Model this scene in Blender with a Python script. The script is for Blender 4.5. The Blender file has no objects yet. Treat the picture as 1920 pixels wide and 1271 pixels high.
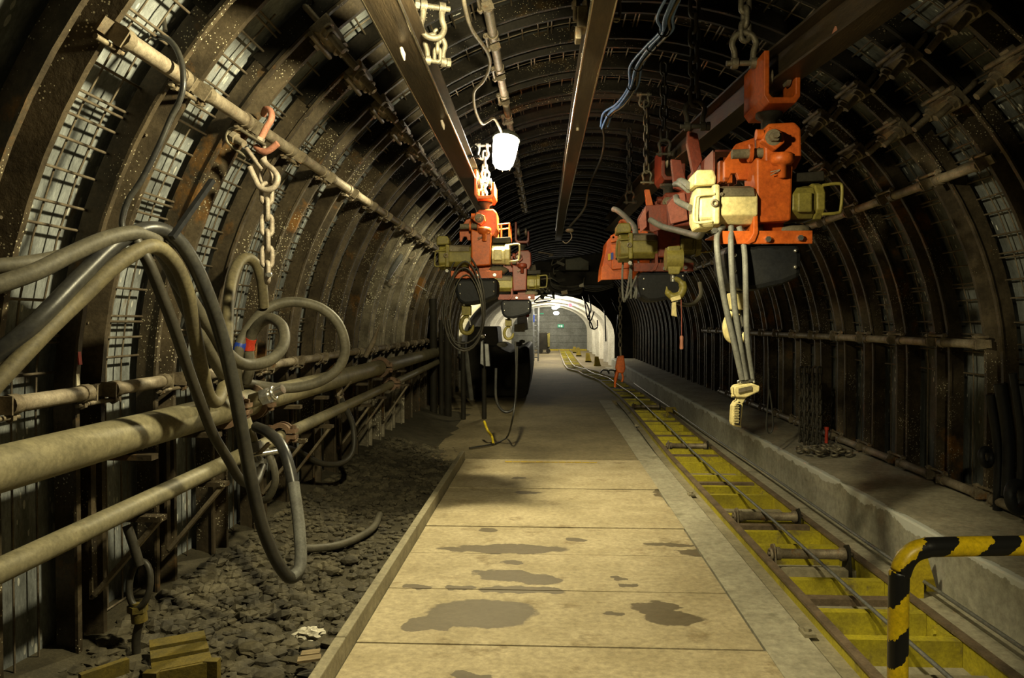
import bpy, bmesh, math, random
from mathutils import Vector, Matrix
random.seed(7)
SC = bpy.context.scene
COL = SC.collection
PI = math.pi
# ------------------------------------------------------------------ camera
F = 1400.0
cam_d = bpy.data.cameras.new('camera'); cam = bpy.data.objects.new('camera', cam_d); COL.objects.link(cam)
cam_d.sensor_width = 36.0; cam_d.lens = F/1920*36; cam_d.clip_start = 0.05
H = 1.65
YAW = math.atan(65/F); PIT = -math.atan(30.5/F)
cam.location = (0, 0, H); cam.rotation_euler = (PI/2+PIT, 0, YAW)
SC.camera = cam
fw = Vector((-math.sin(YAW)*math.cos(PIT), math.cos(YAW)*math.cos(PIT), math.sin(PIT)))
rt = Vector((math.cos(YAW), math.sin(YAW), 0)); up = rt.cross(fw)
def ray(px, py): return fw*F + rt*(px-960) + up*(635.5-py)
def W(px, py, Y):
    d = ray(px, py); t = Y/d.y; return Vector((d.x*t, Y, H+d.z*t))
def FZ(px, py, z=0.0):
    d = ray(px, py); t = (z-H)/d.z; return Vector((d.x*t, d.y*t, z))
# ------------------------------------------------------------------ world, lamps' light, exposure
w = bpy.data.worlds.new('world'); SC.world = w; w.use_nodes = True
w.node_tree.nodes['Background'].inputs[0].default_value = (0.9, 0.8, 0.4, 1)
w.node_tree.nodes['Background'].inputs[1].default_value = 0.0
SC.view_settings.view_transform = 'Standard'; SC.view_settings.look = 'None'
SC.cycles.diffuse_bounces = 1
SC.view_settings.exposure = -0.1; SC.view_settings.gamma = 1.0; SC.view_settings.use_curve_mapping = False
WARM = (1.0, 0.885, 0.52)
def light(kind, loc, power, col=WARM, size=0.12, rot=(0, 0, 0), spot=None, blend=.5):
    d = bpy.data.lights.new('lamp_or_added_light', kind); d.energy = power; d.color = col
    if kind == 'AREA': d.shape = 'DISK'; d.size = size; d.spread = PI
    else: d.shadow_soft_size = size
    if spot: d.spot_size = spot; d.spot_blend = blend
    o = bpy.data.objects.new('lamp_or_added_light', d); COL.objects.link(o); o.location = loc; o.rotation_euler = rot
    return o
LAMP = Vector((W(946, 285, 7.05)))
def aim(d):
    return Vector(d).to_track_quat('-Z', 'Y').to_euler()
def spot(loc, d, cone, power, blend=.3, size=.08, col=WARM):
    return light('SPOT', loc, power, col, size, aim(d), math.radians(cone), blend)
spot((-.15, 2.96, 2.93), (-.52, .56, -.64), 158, 390, .22, .07)         # lamp just above the picture's top edge
spot((-1.0, 1.95, 2.66), (2.36, 2.35, -.36), 18, 430, .35, .06)         # two unseen spots added above the camera: one to light the right hoists,
spot((-.08, 2.28, 2.80), (2.4, 2.6, 1.0), 37, 75, .25, .06)            # the other added to brighten the right haunch of the roof
spot((.35, -1.2, 3.20), (.46, .60, -.66), 76, 260, .7)                   # unseen fill spot added behind the camera
spot(LAMP+Vector((0, -.02, -.235)), (-.50, .22, -.75), 158, 560, .35, .06)     # the hanging lamp in view
light('POINT', LAMP+Vector((0, -.16, -.2)), 22, size=.06)                  # the same lamp's glow to all sides
spot((-.9, 13.6, 2.3), (0, 0, -1), 95, 40, .7)
spot((-.9, 18.2, 2.1), (-1, .1, -.25), 80, 150, .7)
for yy, pw in ((29.0, 190), (34.5, 260), (39.5, 210), (44, 120)):
    light('POINT', (.35, yy, 2.05), pw, col=(1, .93, .72), size=.1)
light('POINT', W(1069, 572, 33)+Vector((0, -.15, -.02)), 5, col=(1, .05, .04), size=.05)

# ------------------------------------------------------------------ materials
MATS = {}
def _mix(nt, fac, a, b):
    n = nt.nodes.new('ShaderNodeMix'); n.data_type = 'RGBA'
    nt.links.new(fac, n.inputs[0])
    for s, v in ((6, a), (7, b)):
        if isinstance(v, tuple): n.inputs[s].default_value = v+(1,)
        else: nt.links.new(v, n.inputs[s])
    return n.outputs[2]
def _ramp(nt, src, p0, p1):
    n = nt.nodes.new('ShaderNodeMapRange'); n.inputs[1].default_value = p0; n.inputs[2].default_value = p1
    nt.links.new(src, n.inputs[0]); return n.outputs[0]
def _math(nt, op, a, b=None):
    n = nt.nodes.new('ShaderNodeMath'); n.operation = op
    for i, v in enumerate((a, b)):
        if v is None: continue
        if isinstance(v, (int, float)): n.inputs[i].default_value = v
        else: nt.links.new(v, n.inputs[i])
    return n.outputs[0]
def _noise(nt, vec, scale, detail=5, rough=.6):
    n = nt.nodes.new('ShaderNodeTexNoise'); n.inputs['Scale'].default_value = scale
    n.inputs['Detail'].default_value = detail; n.inputs['Roughness'].default_value = rough
    nt.links.new(vec, n.inputs['Vector']); return n.outputs[0]
def mat(name, base, var=None, scale=6, rough=.6, metal=0, bump=.25, rust=None, speck=None, stretch=None, seam=None, emit=None, world=False, hook=None, spec=.4, grit=.38):
    m = bpy.data.materials.new(name); m.use_nodes = True; nt = m.node_tree
    b = nt.nodes['Principled BSDF']; b.inputs['Roughness'].default_value = rough; b.inputs['Metallic'].default_value = metal
    b.inputs['Specular IOR Level'].default_value = spec
    geo = nt.nodes.new('ShaderNodeNewGeometry'); tc = nt.nodes.new('ShaderNodeTexCoord')
    if world: vec = geo.outputs['Position']
    else:
        oi = nt.nodes.new('ShaderNodeObjectInfo'); sc = nt.nodes.new('ShaderNodeVectorMath'); sc.operation = 'SCALE'
        sc.inputs[0].default_value = (37, 19, 53); nt.links.new(oi.outputs['Random'], sc.inputs['Scale'])
        ad = nt.nodes.new('ShaderNodeVectorMath'); ad.operation = 'ADD'
        nt.links.new(tc.outputs['Object'], ad.inputs[0]); nt.links.new(sc.outputs[0], ad.inputs[1]); vec = ad.outputs[0]
    if stretch:
        mp = nt.nodes.new('ShaderNodeVectorMath'); mp.operation = 'MULTIPLY'; mp.inputs[1].default_value = stretch
        nt.links.new(vec, mp.inputs[0]); vec = mp.outputs[0]
    nz = _noise(nt, vec, scale)
    col = _mix(nt, _ramp(nt, nz, .35, .65), base, var or tuple(c*.6 for c in base))
    if rust:
        rc, lo, rs = rust
        col = _mix(nt, _ramp(nt, _noise(nt, vec, rs, 6, .65), lo, lo+.09), col, rc)
    if seam:
        per, axis, sc_ = seam
        sp = nt.nodes.new('ShaderNodeSeparateXYZ'); nt.links.new(geo.outputs['Position'], sp.inputs[0])
        fr = _math(nt, 'FRACT', _math(nt, 'DIVIDE', sp.outputs[axis], per))
        col = _mix(nt, _math(nt, 'LESS_THAN', fr, .07), col, sc_)
    if speck:
        sc_, thr, ss = speck
        v = nt.nodes.new('ShaderNodeTexVoronoi'); v.inputs['Scale'].default_value = ss; nt.links.new(vec, v.inputs['Vector'])
        gate = _ramp(nt, _noise(nt, vec, 2.2, 3), .47, .60)
        rad = _math(nt, 'MULTIPLY', gate, thr)
        col = _mix(nt, _math(nt, 'LESS_THAN', v.outputs['Distance'], rad), col, sc_)
    if grit:
        g = nt.nodes.new('ShaderNodeMapRange'); g.inputs[1].default_value = .3; g.inputs[2].default_value = .7; g.inputs[3].default_value = 1-grit; g.inputs[4].default_value = 1+grit*.7
        nt.links.new(_noise(nt, vec, scale*9, 8, .75), g.inputs[0])
        hs = nt.nodes.new('ShaderNodeHueSaturation'); nt.links.new(g.outputs[0], hs.inputs['Value']); nt.links.new(col, hs.inputs['Color']); col = hs.outputs[0]
    if hook: col = hook(nt, geo.outputs['Position'], col, b)
    nt.links.new(col, b.inputs['Base Color'])
    if bump:
        bp = nt.nodes.new('ShaderNodeBump'); bp.inputs['Strength'].default_value = bump; bp.inputs['Distance'].default_value = .01
        nt.links.new(_noise(nt, vec, scale*5, 6, .7), bp.inputs['Height']); nt.links.new(bp.outputs[0], b.inputs['Normal'])
    if emit:
        b.inputs['Emission Color'].default_value = emit[0]+(1,); b.inputs['Emission Strength'].default_value = emit[1]
    MATS[name] = m; return m

def stains(nt, pos, col, b):
    L = []
    def st(px, py, hw, hy): p = FZ(px, py); L.append((p.x, p.y, hw, hy))
    for a in ((900, 1150, .34, .20), (800, 1172, .16, .10), (1225, 1140, .13, .11), (1265, 1160, .17, .10), (1150, 1152, .07, .03), (1005, 1085, .16, .10),
              (950, 1078, .20, .12), (980, 1105, .28, .07), (960, 1028, .42, .11), (850, 1030, .14, .04), (785, 1100, .09, .05), (862, 1103, .09, .04),
              (988, 923, .13, .07), (912, 993, .08, .07), (962, 1053, .08, .05), (1153, 1085, .05, .05), (1182, 1097, .05, .03), (880, 1266, .10, .05),
              (1310, 1035, .16, .08), (1255, 1020, .18, .05), (970, 896, .06, .06), (1245, 925, .10, .2), (1080, 1012, .1, .05)):
        st(*a)
    wob = nt.nodes.new('ShaderNodeTexNoise'); wob.inputs['Scale'].default_value = 7; wob.inputs['Detail'].default_value = 5
    nt.links.new(pos, wob.inputs['Vector'])
    s0 = nt.nodes.new('ShaderNodeVectorMath'); s0.operation = 'MULTIPLY_ADD'
    nt.links.new(wob.outputs['Color'], s0.inputs[0]); s0.inputs[1].default_value = (.26, .17, 0); s0.inputs[2].default_value = (-.13, -.085, 0)
    s1 = nt.nodes.new('ShaderNodeVectorMath'); s1.operation = 'ADD'; nt.links.new(pos, s1.inputs[0]); nt.links.new(s0.outputs[0], s1.inputs[1])
    acc = None
    for (x, y, hw, hy) in L:
        d = nt.nodes.new('ShaderNodeVectorMath'); d.operation = 'MULTIPLY_ADD'
        nt.links.new(s1.outputs[0], d.inputs[0]); d.inputs[1].default_value = (1/hw, 1/hy, 0); d.inputs[2].default_value = (-x/hw, -y/hy, 0)
        l = nt.nodes.new('ShaderNodeVectorMath'); l.operation = 'LENGTH'; nt.links.new(d.outputs[0], l.inputs[0])
        acc = l.outputs['Value'] if acc is None else _math(nt, 'MINIMUM', acc, l.outputs['Value'])
    f = _ramp(nt, acc, 1.03, .94)
    col = _mix(nt, _math(nt, 'MULTIPLY', f, .85), col, (.085, .064, .036))
    mr = nt.nodes.new('ShaderNodeMapRange'); mr.inputs[3].default_value = .8; mr.inputs[4].default_value = .62
    nt.links.new(f, mr.inputs[0]); nt.links.new(mr.outputs[0], b.inputs['Roughness'])
    return col
def stripes(nt, pos, col, b):
    sp = nt.nodes.new('ShaderNodeSeparateXYZ'); nt.links.new(pos, sp.inputs[0])
    v = _math(nt, 'ADD', _math(nt, 'SUBTRACT', sp.outputs[0], sp.outputs[2]), .182)
    n = _math(nt, 'MULTIPLY', _math(nt, 'SUBTRACT', _noise(nt, pos, 30), .5), .06)
    fr = _math(nt, 'FRACT', _math(nt, 'DIVIDE', _math(nt, 'ADD', v, n), .157))
    return _mix(nt, _math(nt, 'LESS_THAN', fr, .48), col, (.012, .012, .012))
def scratch(nt, pos, col, b):
    sp = nt.nodes.new('ShaderNodeSeparateXYZ'); nt.links.new(pos, sp.inputs[0])
    n = _noise(nt, pos, 2.5, 6, .7)
    e = _math(nt, 'ADD', _math(nt, 'SUBTRACT', sp.outputs[0], 2.42), _math(nt, 'MULTIPLY', _math(nt, 'SUBTRACT', .335, sp.outputs[2]), 1.0))
    f = _math(nt, 'LESS_THAN', _math(nt, 'ADD', e, _math(nt, 'MULTIPLY', _math(nt, 'SUBTRACT', n, .5), .22)), .05)
    return _mix(nt, _math(nt, 'MULTIPLY', f, .8), col, (.62, .63, .58))

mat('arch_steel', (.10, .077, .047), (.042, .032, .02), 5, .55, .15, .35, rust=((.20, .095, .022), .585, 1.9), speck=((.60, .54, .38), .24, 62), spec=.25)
mat('arch_roof_shade', (.022, .018, .012), (.012, .010, .007), 5, .7, 0, .35, rust=((.05, .03, .01), .60, 2.2), speck=((.50, .45, .3), .18, 62), spec=.2)  # arch steel darkened, the roof's shade is put into its colour
mat('arch_pale', (.34, .30, .215), (.14, .12, .085), 5, .55, .1, .35, rust=((.10, .075, .045), .56, 2.2), speck=((.85, .8, .6), .34, 40))  # paler, more speckled steel for a few left legs
mat('lagging_roof_shade', (.035, .034, .028), (.018, .017, .014), 3.5, .7, 0, .4, rust=((.09, .06, .035), .6, 2.4), speck=((.6, .6, .55), .3, 14), world=True, stretch=(1, 2.2, .8))  # lagging darkened for the ceiling, shade painted into the colour
mat('lagging_wall_shade', (.16, .17, .165), (.07, .075, .07), 3.5, .6, .1, .4, rust=((.12, .085, .045), .6, 2.4), speck=((.6, .6, .55), .3, 14), world=True, stretch=(1, 2.2, .8))  # same lagging on the right wall, its shade put into a darker colour
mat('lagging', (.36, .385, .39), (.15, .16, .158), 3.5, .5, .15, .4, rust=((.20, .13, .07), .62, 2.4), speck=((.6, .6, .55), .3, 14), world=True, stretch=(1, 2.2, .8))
mat('mesh_wire', (.20, .165, .115), (.10, .075, .05), 14, .6, .3, 0)
mat('strut_tube', (.38, .325, .24), (.2, .16, .11), 9, .6, .2, .3, rust=((.22, .13, .07), .62, 5))
mat('clamp_steel', (.30, .25, .17), (.14, .11, .075), 12, .55, .35, .3, rust=((.22, .12, .05), .58, 7))
mat('pipe_paint', (.255, .225, .135), (.165, .147, .09), 4, .55, .1, .15, rust=((.16, .13, .08), .66, 6))
mat('coupling_rust', (.26, .16, .10), (.12, .08, .05), 9, .65, .2, .3)
mat('hose_black', (.022, .022, .024), (.05, .048, .04), 5, .36, 0, .08)
mat('hose_grey', (.115, .103, .072), (.065, .058, .04), 7, .6, 0, .12)
mat('hose_beige', (.155, .13, .068), (.095, .08, .048), 6, .6, 0, .12)
mat('hose_ash', (.185, .185, .165), (.115, .112, .10), 9, .6, 0, .1)
mat('hose_dark', (.045, .04, .03), (.03, .027, .02), 6, .5, 0, .1)
mat('chain_pale', (.46, .40, .32), (.26, .21, .16), 16, .6, .25, .3)
mat('chain_steel', (.27, .24, .17), (.13, .11, .08), 16, .5, .5, .3)
mat('chain_dark', (.045, .04, .028), (.026, .022, .016), 16, .65, .1, .3)
mat('pink_rod', (.50, .22, .14), (.36, .15, .10), 10, .6)
mat('beam_steel', (.10, .072, .042), (.05, .038, .025), 3, .42, .45, .2, stretch=(6, .6, 6))
mat('beam_worn', (.92, .88, .78), (.8, .75, .65), 4, .24, 1.0, 0, grit=.1)
mat('orange', (.60, .125, .016), (.42, .075, .012), 4, .45, 0, .15, rust=((.06, .035, .025), .66, 9))
mat('orange_dark', (.20, .032, .012), (.12, .02, .01), 5, .5, 0, .2, rust=((.05, .03, .022), .62, 7))
mat('red_pale', (.38, .125, .085), (.26, .065, .045), 5, .5, 0, .1)
mat('cream', (.80, .70, .36), (.70, .58, .27), 4, .45, 0, .12, rust=((.07, .05, .03), .70, 13))
mat('cream_dirty', (.20, .165, .105), (.12, .10, .065), 8, .7, 0, .3)
mat('cream_shade_olive', (.25, .21, .042), (.15, .125, .03), 6, .5, 0, .15, rust=((.05, .04, .02), .62, 11))  # the cream paint as it looks in shade, painted as a darker colour
mat('black_rubber', (.010, .011, .014), (.016, .016, .016), 4, .5, 0, .15, spec=.2)
mat('dark_iron', (.018, .016, .012), (.03, .026, .018), 5, .7, 0, .3, spec=.2)
mat('chrome', (.75, .74, .7), (.6, .58, .52), 10, .25, .9, .05)
mat('track_yellow', (.50, .42, .022), (.36, .30, .03), 6, .5, 0, .2, rust=((.19, .15, .06), .58, 5))
mat('rail_brown', (.22, .16, .10), (.12, .088, .055), 7, .65, .1, .25)
mat('rope_steel', (.30, .30, .28), (.2, .2, .18), 40, .45, .6, .5)
mat('slab', (.46, .38, .235), (.35, .285, .165), 2.6, .85, 0, .3, rust=((.27, .21, .115), .575, 3.0), world=True, stretch=(1, 1.2, 1), hook=stains)
mat('concrete', (.42, .385, .28), (.31, .28, .20), 2.0, .85, 0, .3, rust=((.24, .22, .15), .58, 2.2), world=True)
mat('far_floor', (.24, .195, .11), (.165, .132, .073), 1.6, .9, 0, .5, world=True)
mat('ledge', (.40, .38, .30), (.27, .255, .19), 1.8, .85, 0, .4, rust=((.2, .19, .14), .60, 5), world=True, hook=scratch)
mat('ledge_top', (.40, .36, .26), (.27, .24, .17), 2.5, .9, 0, .6, world=True)
mat('dirt', (.075, .063, .036), (.045, .038, .022), 7, .95, 0, 1.0, world=True)
mat('stone', (.115, .098, .06), (.036, .031, .02), 5, .85, 0, .5, world=True)
mat('curb', (.33, .29, .19), (.22, .19, .12), 3, .8, 0, .4, world=True)
mat('yellow_paint', (.62, .43, .03), (.5, .33, .03), 20, .7, 0, .1)
mat('hazard', (.80, .56, .012), (.66, .45, .01), 9, .35, 0, .08, world=True, hook=stripes)
mat('dusty_yellow', (.16, .115, .014), (.09, .07, .014), 9, .7, 0, .3)
mat('far_yellow', (.34, .25, .02), (.2, .15, .02), 7, .6, 0, .1)
mat('bright_yellow', (.62, .47, .02), (.45, .34, .02), 7, .45, 0, .1)
mat('white_lining', (.66, .63, .53), (.50, .465, .37), 2.0, .8, 0, .3, world=True)
mat('end_wall', (.23, .235, .21), (.15, .15, .13), 2.6, .85, 0, .4, world=True, seam=(.42, 2, (.10, .10, .09)))
mat('blue_cable', (.10, .21, .52), (.16, .29, .58), 9, .45, 0, .05)
mat('blue', (.02, .06, .42), None, 9, .45, 0, 0)
mat('red', (.62, .05, .02), None, 9, .5, 0, 0)
mat('white_paint', (.72, .66, .5), (.5, .44, .32), 14, .6, 0, .1)
mat('aluminium', (.42, .43, .43), (.3, .3, .3), 8, .4, .6, .1)
mat('plastic_film', (.66, .62, .5), (.5, .46, .36), 8, .3, 0, .5)
mat('wood', (.30, .225, .12), (.2, .15, .08), 4, .8, 0, .3, stretch=(1, 8, 8))
mat('grey_box', (.115, .115, .085), (.08, .08, .06), 5, .6, 0, .1)
mat('lamp_glass', (1, 1, .95), None, 5, .3, 0, 0, emit=((1, .97, .84), 32))
mat('bulb_white', (1, 1, .9), None, 5, .3, 0, 0, emit=((1, .98, .9), 40))
mat('bulb_red', (1, .1, .1), None, 5, .3, 0, 0, emit=((1, .04, .05), 9))
mat('sign_green', (.02, .25, .12), None, 5, .5, 0, 0, emit=((.05, .5, .25), .4))
mat('sign_white', (.8, .9, .8), None, 5, .5, 0, 0, emit=((.7, .9, .75), .8))

# ------------------------------------------------------------------ mesh helpers
WO = {}
def frame(d):
    d = d.normalized(); a = Vector((0, 0, 1)) if abs(d.z) < .9 else Vector((1, 0, 0))
    u = d.cross(a).normalized(); return u, d.cross(u)
def spline(pts, n=6, closed=False):
    P = [Vector(p) for p in pts]; out = []; N = len(P)
    for i in range(N if closed else N-1):
        if closed: a, b, c, d = P[i-1], P[i], P[(i+1) % N], P[(i+2) % N]
        else: b, c = P[i], P[i+1]; a = P[i-1] if i else b*2-c; d = P[i+2] if i+2 < N else c*2-b
        for k in range(n):
            t = k/n; out.append(.5*(2*b+(c-a)*t+(2*a-5*b+4*c-d)*t*t+(3*b-a-3*c+d)*t**3))
    if not closed: out.append(P[-1])
    return out
class MB:
    def __init__(s): s.v = []; s.f = []; s.s = []; s.mi = []; s.cur = 0; s.T = None
    def add(s, vs, fs, smooth=False):
        o = len(s.v)
        s.v += [(s.T @ Vector(p)) if s.T else Vector(p) for p in vs]
        s.f += [tuple(i+o for i in f) for f in fs]; s.s += [smooth]*len(fs); s.mi += [s.cur]*len(fs)
        return s
    def box(s, c, d, R=None):
        c = Vector(c); x, y, z = d[0]/2, d[1]/2, d[2]/2
        vs = [Vector((sx*x, sy*y, sz*z)) for sx in (-1, 1) for sy in (-1, 1) for sz in (-1, 1)]
        if R: vs = [R @ v for v in vs]
        return s.add([v+c for v in vs], [(0, 1, 3, 2), (4, 6, 7, 5), (0, 4, 5, 1), (2, 3, 7, 6), (0, 2, 6, 4), (1, 5, 7, 3)])
    def bb(s, a, b):
        a, b = Vector(a), Vector(b); return s.box((a+b)/2, [abs(q) for q in (b-a)])
    def bar(s, a, b, w, h):
        a, b = Vector(a), Vector(b); d = b-a; u, v = frame(d); u = u*w/2; v = v*h/2
        vs = [p+q for p in (a, b) for q in (-u-v, u-v, u+v, v-u)]
        return s.add(vs, [(0, 1, 2, 3), (7, 6, 5, 4), (0, 4, 5, 1), (1, 5, 6, 2), (2, 6, 7, 3), (3, 7, 4, 0)])
    def tube(s, pts, r, n=10, closed=False, smooth=True):
        P = [Vector(p) for p in pts]; N = len(P); rs = r if isinstance(r, (list, tuple)) else [r]*N
        vs = []; u = None
        for i in range(N):
            d = (P[(i+1) % N]-P[i-1]) if closed else (P[min(i+1, N-1)]-P[max(i-1, 0)])
            if d.length < 1e-9: d = Vector((0, 0, 1))
            d.normalize()
            if u is None: u, _ = frame(d)
            u = u-d*u.dot(d)
            if u.length < 1e-6: u, _ = frame(d)
            u.normalize(); v = d.cross(u)
            for k in range(n):
                a = 2*PI*k/n; vs.append(P[i]+(u*math.cos(a)+v*math.sin(a))*rs[i])
        fs = []
        for i in range(N if closed else N-1):
            j = (i+1) % N
            for k in range(n):
                l = (k+1) % n; fs.append((i*n+k, i*n+l, j*n+l, j*n+k))
        s.add(vs, fs, smooth)
        if not closed: s.add(vs[:n], [tuple(range(n))[::-1]]); s.add(vs[-n:], [tuple(range(n))])
        return s
    def cyl(s, a, b, r, n=14, r2=None): return s.tube([a, b], [r, r if r2 is None else r2], n)
    def ring(s, c, axis, R, r, n=24, m=8, sx=1.0):
        u, v = frame(Vector(axis)); c = Vector(c)
        return s.tube([c+u*math.cos(2*PI*k/n)*R*sx+v*math.sin(2*PI*k/n)*R for k in range(n)], r, m, True)
    def nut(s, c, axis, R, h):
        c = Vector(c); a = Vector(axis).normalized(); return s.tube([c-a*h/2, c+a*h/2], R, 6, smooth=False)
    def prism(s, xz, y0, y1):
        n = len(xz); ar = sum(xz[i][0]*xz[(i+1) % n][1]-xz[(i+1) % n][0]*xz[i][1] for i in range(n))
        if ar < 0: xz = xz[::-1]
        if y0 > y1: y0, y1 = y1, y0
        vs = [(x, y0, z) for x, z in xz]+[(x, y1, z) for x, z in xz]
        return s.add(vs, [tuple(range(n)), tuple(range(2*n-1, n-1, -1))]+[(i, n+i, n+(i+1) % n, (i+1) % n) for i in range(n)])
    def prismx(s, yz, x0, x1):
        n = len(yz); T = s.T
        vs = [(x0, y, z) for y, z in yz]+[(x1, y, z) for y, z in yz]
        return s.add(vs, [tuple(range(n))[::-1], tuple(range(n, 2*n))]+[(i, (i+1) % n, n+(i+1) % n, n+i) for i in range(n)])
    def lathe(s, c, prof, n=20, axis='Z'):
        c = Vector(c); vs = []
        for r, h in prof:
            for k in range(n):
                a = 2*PI*k/n; p = Vector((r*math.cos(a), r*math.sin(a), h))
                if axis == 'X': p = Vector((p.z, p.x, p.y))
                if axis == 'Y': p = Vector((p.x, p.z, p.y))
                vs.append(c+p)
        m = len(prof)
        fs = [(i*n+k, i*n+(k+1) % n, (i+1)*n+(k+1) % n, (i+1)*n+k) for i in range(m-1) for k in range(n)]
        s.add(vs, fs, True); s.add(vs[:n], [tuple(range(n))[::-1]]); return s.add(vs[-n:], [tuple(range(n))])
    def ball(s, c, r, sub=1, jit=0, sc=(1, 1, 1)):
        bm = bmesh.new(); bmesh.ops.create_icosphere(bm, subdivisions=sub, radius=r)
        c = Vector(c); vs = []
        for v in bm.verts:
            k = 1+random.uniform(-jit, jit); vs.append(c+Vector((v.co.x*sc[0], v.co.y*sc[1], v.co.z*sc[2]))*k)
        fs = [tuple(v.index for v in f.verts) for f in bm.faces]; bm.free()
        return s.add(vs, fs, jit == 0)
    def build(s, name, m, parent=None, bevel=0, label=None, recalc=True):
        ms = m if isinstance(m, (list, tuple)) else [m]
        lo = Vector([min(v[i] for v in s.v) for i in range(3)]); hi = Vector([max(v[i] for v in s.v) for i in range(3)])
        c = (lo+hi)/2
        if parent is None: c.z = lo.z
        me = bpy.data.meshes.new(name); me.from_pydata([v-c for v in s.v], [], s.f)
        me.polygons.foreach_set('use_smooth', s.s); me.polygons.foreach_set('material_index', s.mi)
        for k in ms: me.materials.append(MATS[k])
        if recalc:
            bm = bmesh.new(); bm.from_mesh(me); bmesh.ops.recalc_face_normals(bm, faces=bm.faces); bm.to_mesh(me); bm.free()
        me.update()
        o = bpy.data.objects.new(name, me); COL.objects.link(o)
        WO[o.name] = c
        if parent is not None: o.parent = parent; o.location = c-WO[parent.name]
        else: o.location = c
        if bevel:
            b = o.modifiers.new('bevel', 'BEVEL'); b.width = bevel; b.segments = 2; b.limit_method = 'ANGLE'; b.angle_limit = math.radians(35)
        if label: o['label'] = label
        return o
def tag(o, label, cat, group=None):
    if len(label.split()) > 16: print('LONG', len(label.split()), label)
    o['label'] = label; o['category'] = cat
    if group: o['group'] = group
    return o
def struct(o): o['kind'] = 'structure'; return o
def thing(name, loc, label, cat, group=None):
    o = bpy.data.objects.new(name, None); COL.objects.link(o); o.location = loc; o.empty_display_size = .1
    WO[o.name] = Vector(loc); return tag(o, label, cat, group)
def dup(root, loc, rot=None, label=None, group=None, scale=None):
    r = root.copy(); COL.objects.link(r); r.location = loc
    if rot is not None: r.rotation_euler = rot
    if scale is not None: r.scale = scale
    if label: r['label'] = label
    if group: r['group'] = group
    for ch in list(root.children):
        c = ch.copy(); COL.objects.link(c); c.parent = r
        for g in list(ch.children):
            d = g.copy(); COL.objects.link(d); d.parent = c
    return r
ORD = 'first second third fourth fifth sixth seventh eighth ninth tenth eleventh twelfth thirteenth fourteenth fifteenth sixteenth'.split()
def single(name, mb, m, label, cat, group=None, bevel=0): return tag(mb.build(name, m, None, bevel), label, cat, group)
# ------------------------------------------------------------------ tunnel shell
CX, CZ, RR = .525, 1.25, 2.65          # arch centre and inner radius; legs stand upright below CZ
Y0, DY = 3.38, .69
def arch_pt(s, d=0.0):
    """s: degrees 0..180 round the arc from the right spring; below 0 / above 180 in metres down the leg. d inward."""
    if s < 0: return Vector((CX+RR-d, 0, CZ+s)), Vector((-1, 0, 0))
    if s > 180: return Vector((CX-RR+d, 0, CZ-(s-180))), Vector((1, 0, 0))
    a = math.radians(s); n = Vector((-math.cos(a), 0, -math.sin(a)))
    return Vector((CX, 0, CZ))-n*(RR-d), n
def arch_path(s0, s1, step=5):
    out = []; s = s0
    while s < s1-1e-6:
        out.append(s); s += (.25 if (s < 0 or s >= 180) else step)
        if out[-1] < 0 < s: s = 0
        if out[-1] < 180 < s: s = 180
    out.append(s1); return out
def sheet(name, s0, s1, ya, yb, m, d=-.19, step=5):
    P = [arch_pt(s, d)[0] for s in arch_path(s0, s1, step)]; P2 = [arch_pt(s, d-.06)[0] for s in arch_path(s0, s1, step)]
    mb = MB(); ys = [ya, yb]; n = len(P)
    vs = [p+Vector((0, y, 0)) for y in ys for p in P]+[p+Vector((0, y, 0)) for y in ys for p in P2]
    fs = []
    for i in range(n-1):
        fs += [(i, i+1, n+i+1, n+i), (2*n+i+1, 2*n+i, 3*n+i, 3*n+i+1), (i+1, i, 2*n+i, 2*n+i+1), (n+i, n+i+1, 3*n+i+1, 3*n+i)]
    fs += [(0, n, 3*n, 2*n), (2*n-1, n-1, 3*n-1, 4*n-1)]
    mb.add(vs, fs, True); o = struct(mb.build(name, m)); 
    return o
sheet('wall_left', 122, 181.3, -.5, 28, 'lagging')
sheet('wall_right', -1.27, 62, -.5, 28, 'lagging_wall_shade')
sheet('ceiling', 62, 122, -.5, 28, 'lagging_roof_shade')
# floor: slabs, strip beside the track, bed, far floor, ground under the gravel
def ground_z(x, y):
    t = max(0, min(1, (-1.1-x)/1.05)); return -.03+.20*t*t+.02*math.sin(3*y+x*5)*t
mb = MB()
mb.cur = 0
joints = [1.6, 2.35, 3.06, 3.78, 4.574, 5.298, 6.0, 6.73, 7.40, 8.22, 8.99]
for a, b in zip(joints[:-1], joints[1:]):
    jx = random.uniform(-.012, .012)
    mb.bb((-.98, a+.007, -.09), (1.105+jx, b-.007, random.uniform(-.003, .003)))
mb.bb((-.98, -.5, -.09), (1.105, 1.59, 0))
mb.cur = 1
mb.bb((1.11, -.5, -.11), (1.375, 16.0, -.004)); mb.bb((1.385, -.5, -.16), (2.18, 16, -.10)); mb.bb((2.17, -.5, -.13), (2.5, 28, -.002))
mb.cur = 2
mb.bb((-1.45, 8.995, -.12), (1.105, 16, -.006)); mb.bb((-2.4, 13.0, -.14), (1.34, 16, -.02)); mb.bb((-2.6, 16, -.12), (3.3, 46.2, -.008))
mb.cur = 3
g = 14; ys = [-.5+i*.25 for i in range(57)]
vs = [(-2.42+1.42*i/g, y, ground_z(-2.42+1.42*i/g, y)+random.uniform(-.012, .012)) for y in ys for i in range(g+1)]
mb.add(vs, [(j*(g+1)+i, j*(g+1)+i+1, (j+1)*(g+1)+i+1, (j+1)*(g+1)+i) for j in range(len(ys)-1) for i in range(g)], True)
struct(mb.build('floor', ['slab', 'concrete', 'far_floor', 'dirt'], recalc=False))
mb = MB(); y = -.4
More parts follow.
